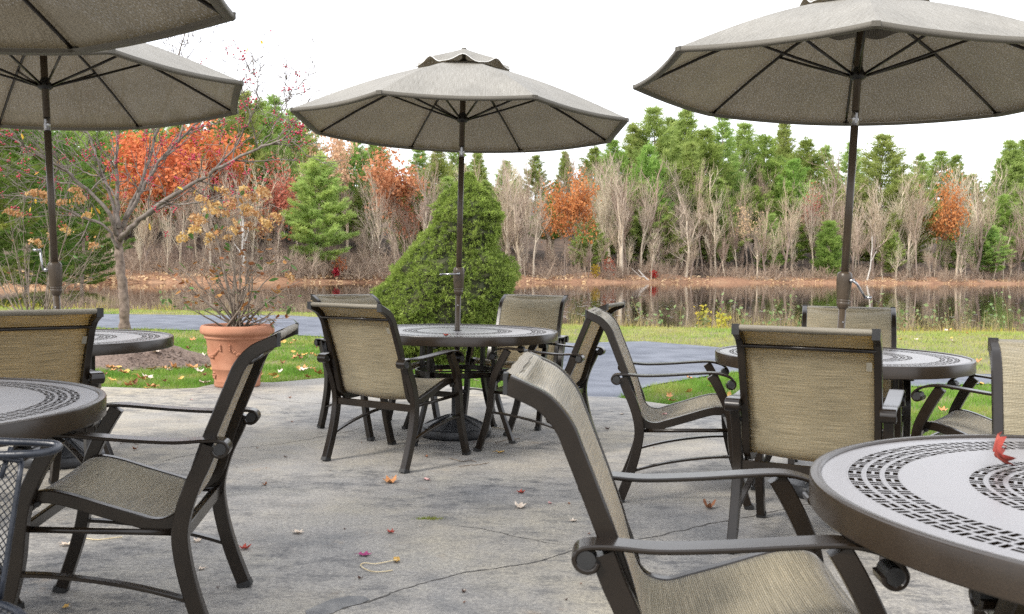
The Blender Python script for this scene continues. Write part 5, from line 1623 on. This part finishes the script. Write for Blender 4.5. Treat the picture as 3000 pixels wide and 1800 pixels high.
def drop(me, px, py, s, label, z=0.002, rz=None, tilt=(0, 0), group='fallen leaves on the patio'):
    o = obj('fallen_leaf', me); p = at_z(px, py, z); o.location = p
    o.rotation_euler = (tilt[0], tilt[1], rng.uniform(0, 6.28) if rz is None else rz); o.scale = (s, s, s)
    tag(o, label, 'leaf', group)
    return o


LF = {'orange': fleaf('leaf_orange', (.42, .17, .06), (.55, .28, .12), 'lobed', .9, 1), 'pink': fleaf('leaf_pink', (.45, .22, .21), (.6, .38, .36), 'oval', .8, 2),
      'red': fleaf('leaf_red', (.28, .03, .025), (.42, .08, .05), 'lobed', 1.2, 3), 'cream': fleaf('leaf_cream', (.50, .40, .31), (.66, .57, .47), 'lobed', .7, 4),
      'magenta': fleaf('leaf_magenta', (.22, .02, .10), (.36, .05, .17), 'lobed', .5, 5), 'gold': fleaf('leaf_gold', (.48, .28, .06), (.62, .42, .14), 'oval', 1.3, 6),
      'brown': fleaf('leaf_brown', (.16, .06, .03), (.34, .15, .07), 'ragged', 2.2, 7), 'dark': fleaf('leaf_dark', (.05, .025, .02), (.10, .045, .03), 'ragged', 1.6, 8)}
SHOWN = [('orange', 943, 1165, 1.15, 'orange lobed leaf with a stem on the patio below the back-on central chair'), ('pink', 1031, 1159, .62, 'pink leaf on the patio right of the orange lobed leaf'),
         ('brown', 640, 1172, .45, 'brown curled leaf scrap on the patio left of the central chairs'), ('gold', 1208, 1094, .75, 'gold leaf on the patio just in front of the central umbrella base'),
         ('cream', 1257, 1225, .85, 'cream cupped leaf on the patio left of the foreground chair back'), ('red', 1258, 1191, .5, 'small red leaf above the cream cupped leaf'),
         ('pink', 1328, 1216, .4, 'tiny pink leaf right of the cream cupped leaf'), ('cream', 1385, 1259, .42, 'pale leaf scrap just left of the foreground chair rail'),
         ('cream', 720, 1288, .60, 'white curled leaf in the middle of the patio left'), ('magenta', 881, 1341, .60, 'magenta leaf lying flat on the lower patio'),
         ('red', 943, 1287, .45, 'small crimson leaf above the magenta leaf'), ('gold', 958, 1356, .62, 'withered golden leaf beside the loop of straw'),
         ('brown', 1712, 1228, 1.05, 'large crisp brown leaf curled on the patio near the back-on olive chair'), ('red', 592, 1326, .55, 'red and beige leaf beside the left chair rear foot'),
         ('brown', 326, 1086, .5, 'brown leaf by the left rear table leg'), ('cream', 478, 1307, .5, 'white leaf scrap under the left armchair seat'), ('cream', 487, 1375, .35, 'small white leaf scrap below the left armchair'),
         ('cream', 160, 1318, .6, 'beige trumpet-shaped leaf between the left table legs'), ('cream', 1502, 1001, .45, 'white leaf behind the front leg of the pale-seated chair'), ('dark', 1467, 1037, .5, 'dark leaf crumb left of the pale-seated chair'),
         ('gold', 158, 1468, .4, 'tan leaf at the bottom left under the armchair'), ('dark', 1120, 1430, .3, 'dark crumb near the long crack'), ('brown', 1430, 1380, .35, 'rust crumb right of the long crack'), ('dark', 870, 1398, .3, 'dark crumb left of the long crack'),
         ('brown', 1030, 1104, .35, 'brown scrap under the central chair front'), ('brown', 705, 1020, .3, 'brown scrap behind the left central chair legs'), ('dark', 690, 1105, .3, 'dark scrap left of the central chairs'), ('gold', 355, 938, .75, 'gold leaf at the patio edge below the mulch mound'),
         ('pink', 462, 966, .45, 'pink leaf on the patio left of the pot'), ('brown', 700, 962, .45, 'brown leaf on the patio right of the pot'), ('red', 1385, 1043, .4, 'red scrap beneath the right central chair'), ('brown', 1390, 960, .35, 'brown scrap at the edge of the asphalt path'),
         ('cream', 1508, 1160, .4, 'pale scrap left of the pale-seated chair rear foot'), ('dark', 1620, 1405, .4, 'dark smear-like scrap beside the foreground chair'), ('brown', 1375, 1218, .25, 'rust crumb between cream leaf and foreground chair')]
for c, x, y, s, lab in SHOWN:
    drop(LF[c], x, y, s * .98, lab)
lf_ = drop(LF['red'], 2400, 1094, 1.05, 'upright crimson leaf standing on the right foreground tabletop', z=.745, rz=1.2, tilt=(R(68), R(14)), group='leaves on tabletops')
drop(LF['red'], 1078, 812, .5, 'small red leaf near the front rim of the central tabletop', z=.7165, group='leaves on tabletops')
drop(LF['pink'], 1605, 1002, .55, 'brown-pink leaf on the pale seat of the side-on chair', z=.405, group='leaves on seats')
# leaf crumbs without number: shared label
for k in range(46):
    x, y = rng.uniform(520, 1700), rng.uniform(960, 1470)
    if rng.random() < .5: x, y = rng.uniform(300, 1300), rng.uniform(940, 1100)
    drop(LF[['dark', 'brown', 'cream'][k % 3]], x, y, rng.uniform(.10, .2), 'tiny dry leaf crumb on the concrete', group='leaf crumbs')
# leaves on the grass
for k in range(250):
    if k < 165: p = np.array([rng.uniform(-6, -.2), rng.uniform(8.45, 14) if k % 2 else rng.uniform(8.5, 10.3)])
    elif k < 195: p = np.array([rng.uniform(1.2, 3.2), rng.uniform(7.9, 10.3)])
    else: p = np.array([rng.uniform(2.4, 9), rng.uniform(6, 19)])
    if in_poly(p[None], PATIO)[0] or in_poly(p[None], PATH)[0] or math.hypot((p[0] - mc[0]) / 1.1, (p[1] - mc[1]) / .85) < .9: continue
    o = obj('fallen_leaf', LF[['gold', 'cream', 'orange', 'brown', 'gold', 'orange'][int(rng.integers(0, 6))]]); o.location = (p[0], p[1], -.002 + rng.uniform(0, .02)); s = rng.uniform(.7, 1.5); o.scale = (s, s, s)
    o.rotation_euler = (rng.normal(0, .3), rng.normal(0, .3), rng.uniform(0, 6.28))
    tag(o, 'dry fallen leaf lying in the left lawn between patio and path' if k < 165 else 'dry fallen leaf lying in the grass on the right of the path', 'leaf', 'fallen leaves on the left lawn' if k < 165 else 'fallen leaves on the right lawn')
for dx, dy, s, c in ((-.5, -.5, 1.6, 'gold'), (.35, -.3, 1.5, 'cream'), (.1, -.75, 1.5, 'gold'), (.75, .1, 1.7, 'cream'), (-.2, -.8, 1.4, 'brown'), (.5, -.78, 1.5, 'gold'), (.9, -.6, 1.5, 'orange')):
    o = obj('fallen_leaf', LF[c]); rr_ = math.hypot(dx / 1.1, dy / .85)
    o.location = (mc[0] + dx, mc[1] + dy, -.03 + .27 * (math.cos(min(1, rr_) * math.pi) * .5 + .5) + .012); o.scale = (s,) * 3; o.rotation_euler = (.2, .1, dx * 7)
    tag(o, 'pale leaf resting on the mulch mound', 'leaf', 'leaves on the mulch mound')

# straw loop, twigs and a tuft of moss in the crack
M['straw'] = simple('dry_straw', (.55, .43, .24), (.72, .62, .42), 30, .7)
P = catmull([at_z(x, y, .006) for x, y in ((958, 1352), (930, 1358), (905, 1362), (880, 1360), (871, 1366), (885, 1376), (905, 1381), (930, 1380), (948, 1377))], 5)
tag(tube(MB(), P, .0022, 5).build('straw', M['straw']), 'thin loop of dry straw on the lower patio', 'straw')
for pts, lab in ((((1085, 1107), (1100, 1111), (1118, 1115), (1135, 1112), (1150, 1116)), 'crooked brown twig in front of the central umbrella base'), (((1108, 1128), (1130, 1125), (1160, 1122), (1180, 1118)), 'thin twig below the crooked one in front of the central base'), (((1195, 1070), (1225, 1063), (1255, 1060)), 'tan twig right of the central umbrella base'), (((1190, 1033), (1215, 1036), (1240, 1043)), 'pale bent straw right of the central base'), (((188, 1300), (240, 1304), (295, 1298)), 'pale straw under the left armchair'), (((290, 1072), (310, 1068), (335, 1074)), 'twig beside the left rear table leg')):
    P = catmull([at_z(x, y, .004) for x, y in pts], 4); P[:, 2] += rng.uniform(0, .003, len(P))
    tag(tube(MB(), P, .0024, 5).build('twig', M['stem'] if 'straw' not in lab else M['straw']), lab, 'twig')
c = at_z(1038, 1254, 0); n = 160
mb = MB(); C = np.c_[c[0] + rng.normal(0, .028, n), c[1] + rng.normal(0, .008, n), np.full(n, .0005)]; blades(mb, C, np.c_[rng.normal(0, .5, (n, 2)), np.ones(n)], rng.uniform(.006, .016, n), .004)
tag(mb.build('moss_tuft', M['grass']), 'small green moss tuft in the patio crack', 'moss', kind='stuff')
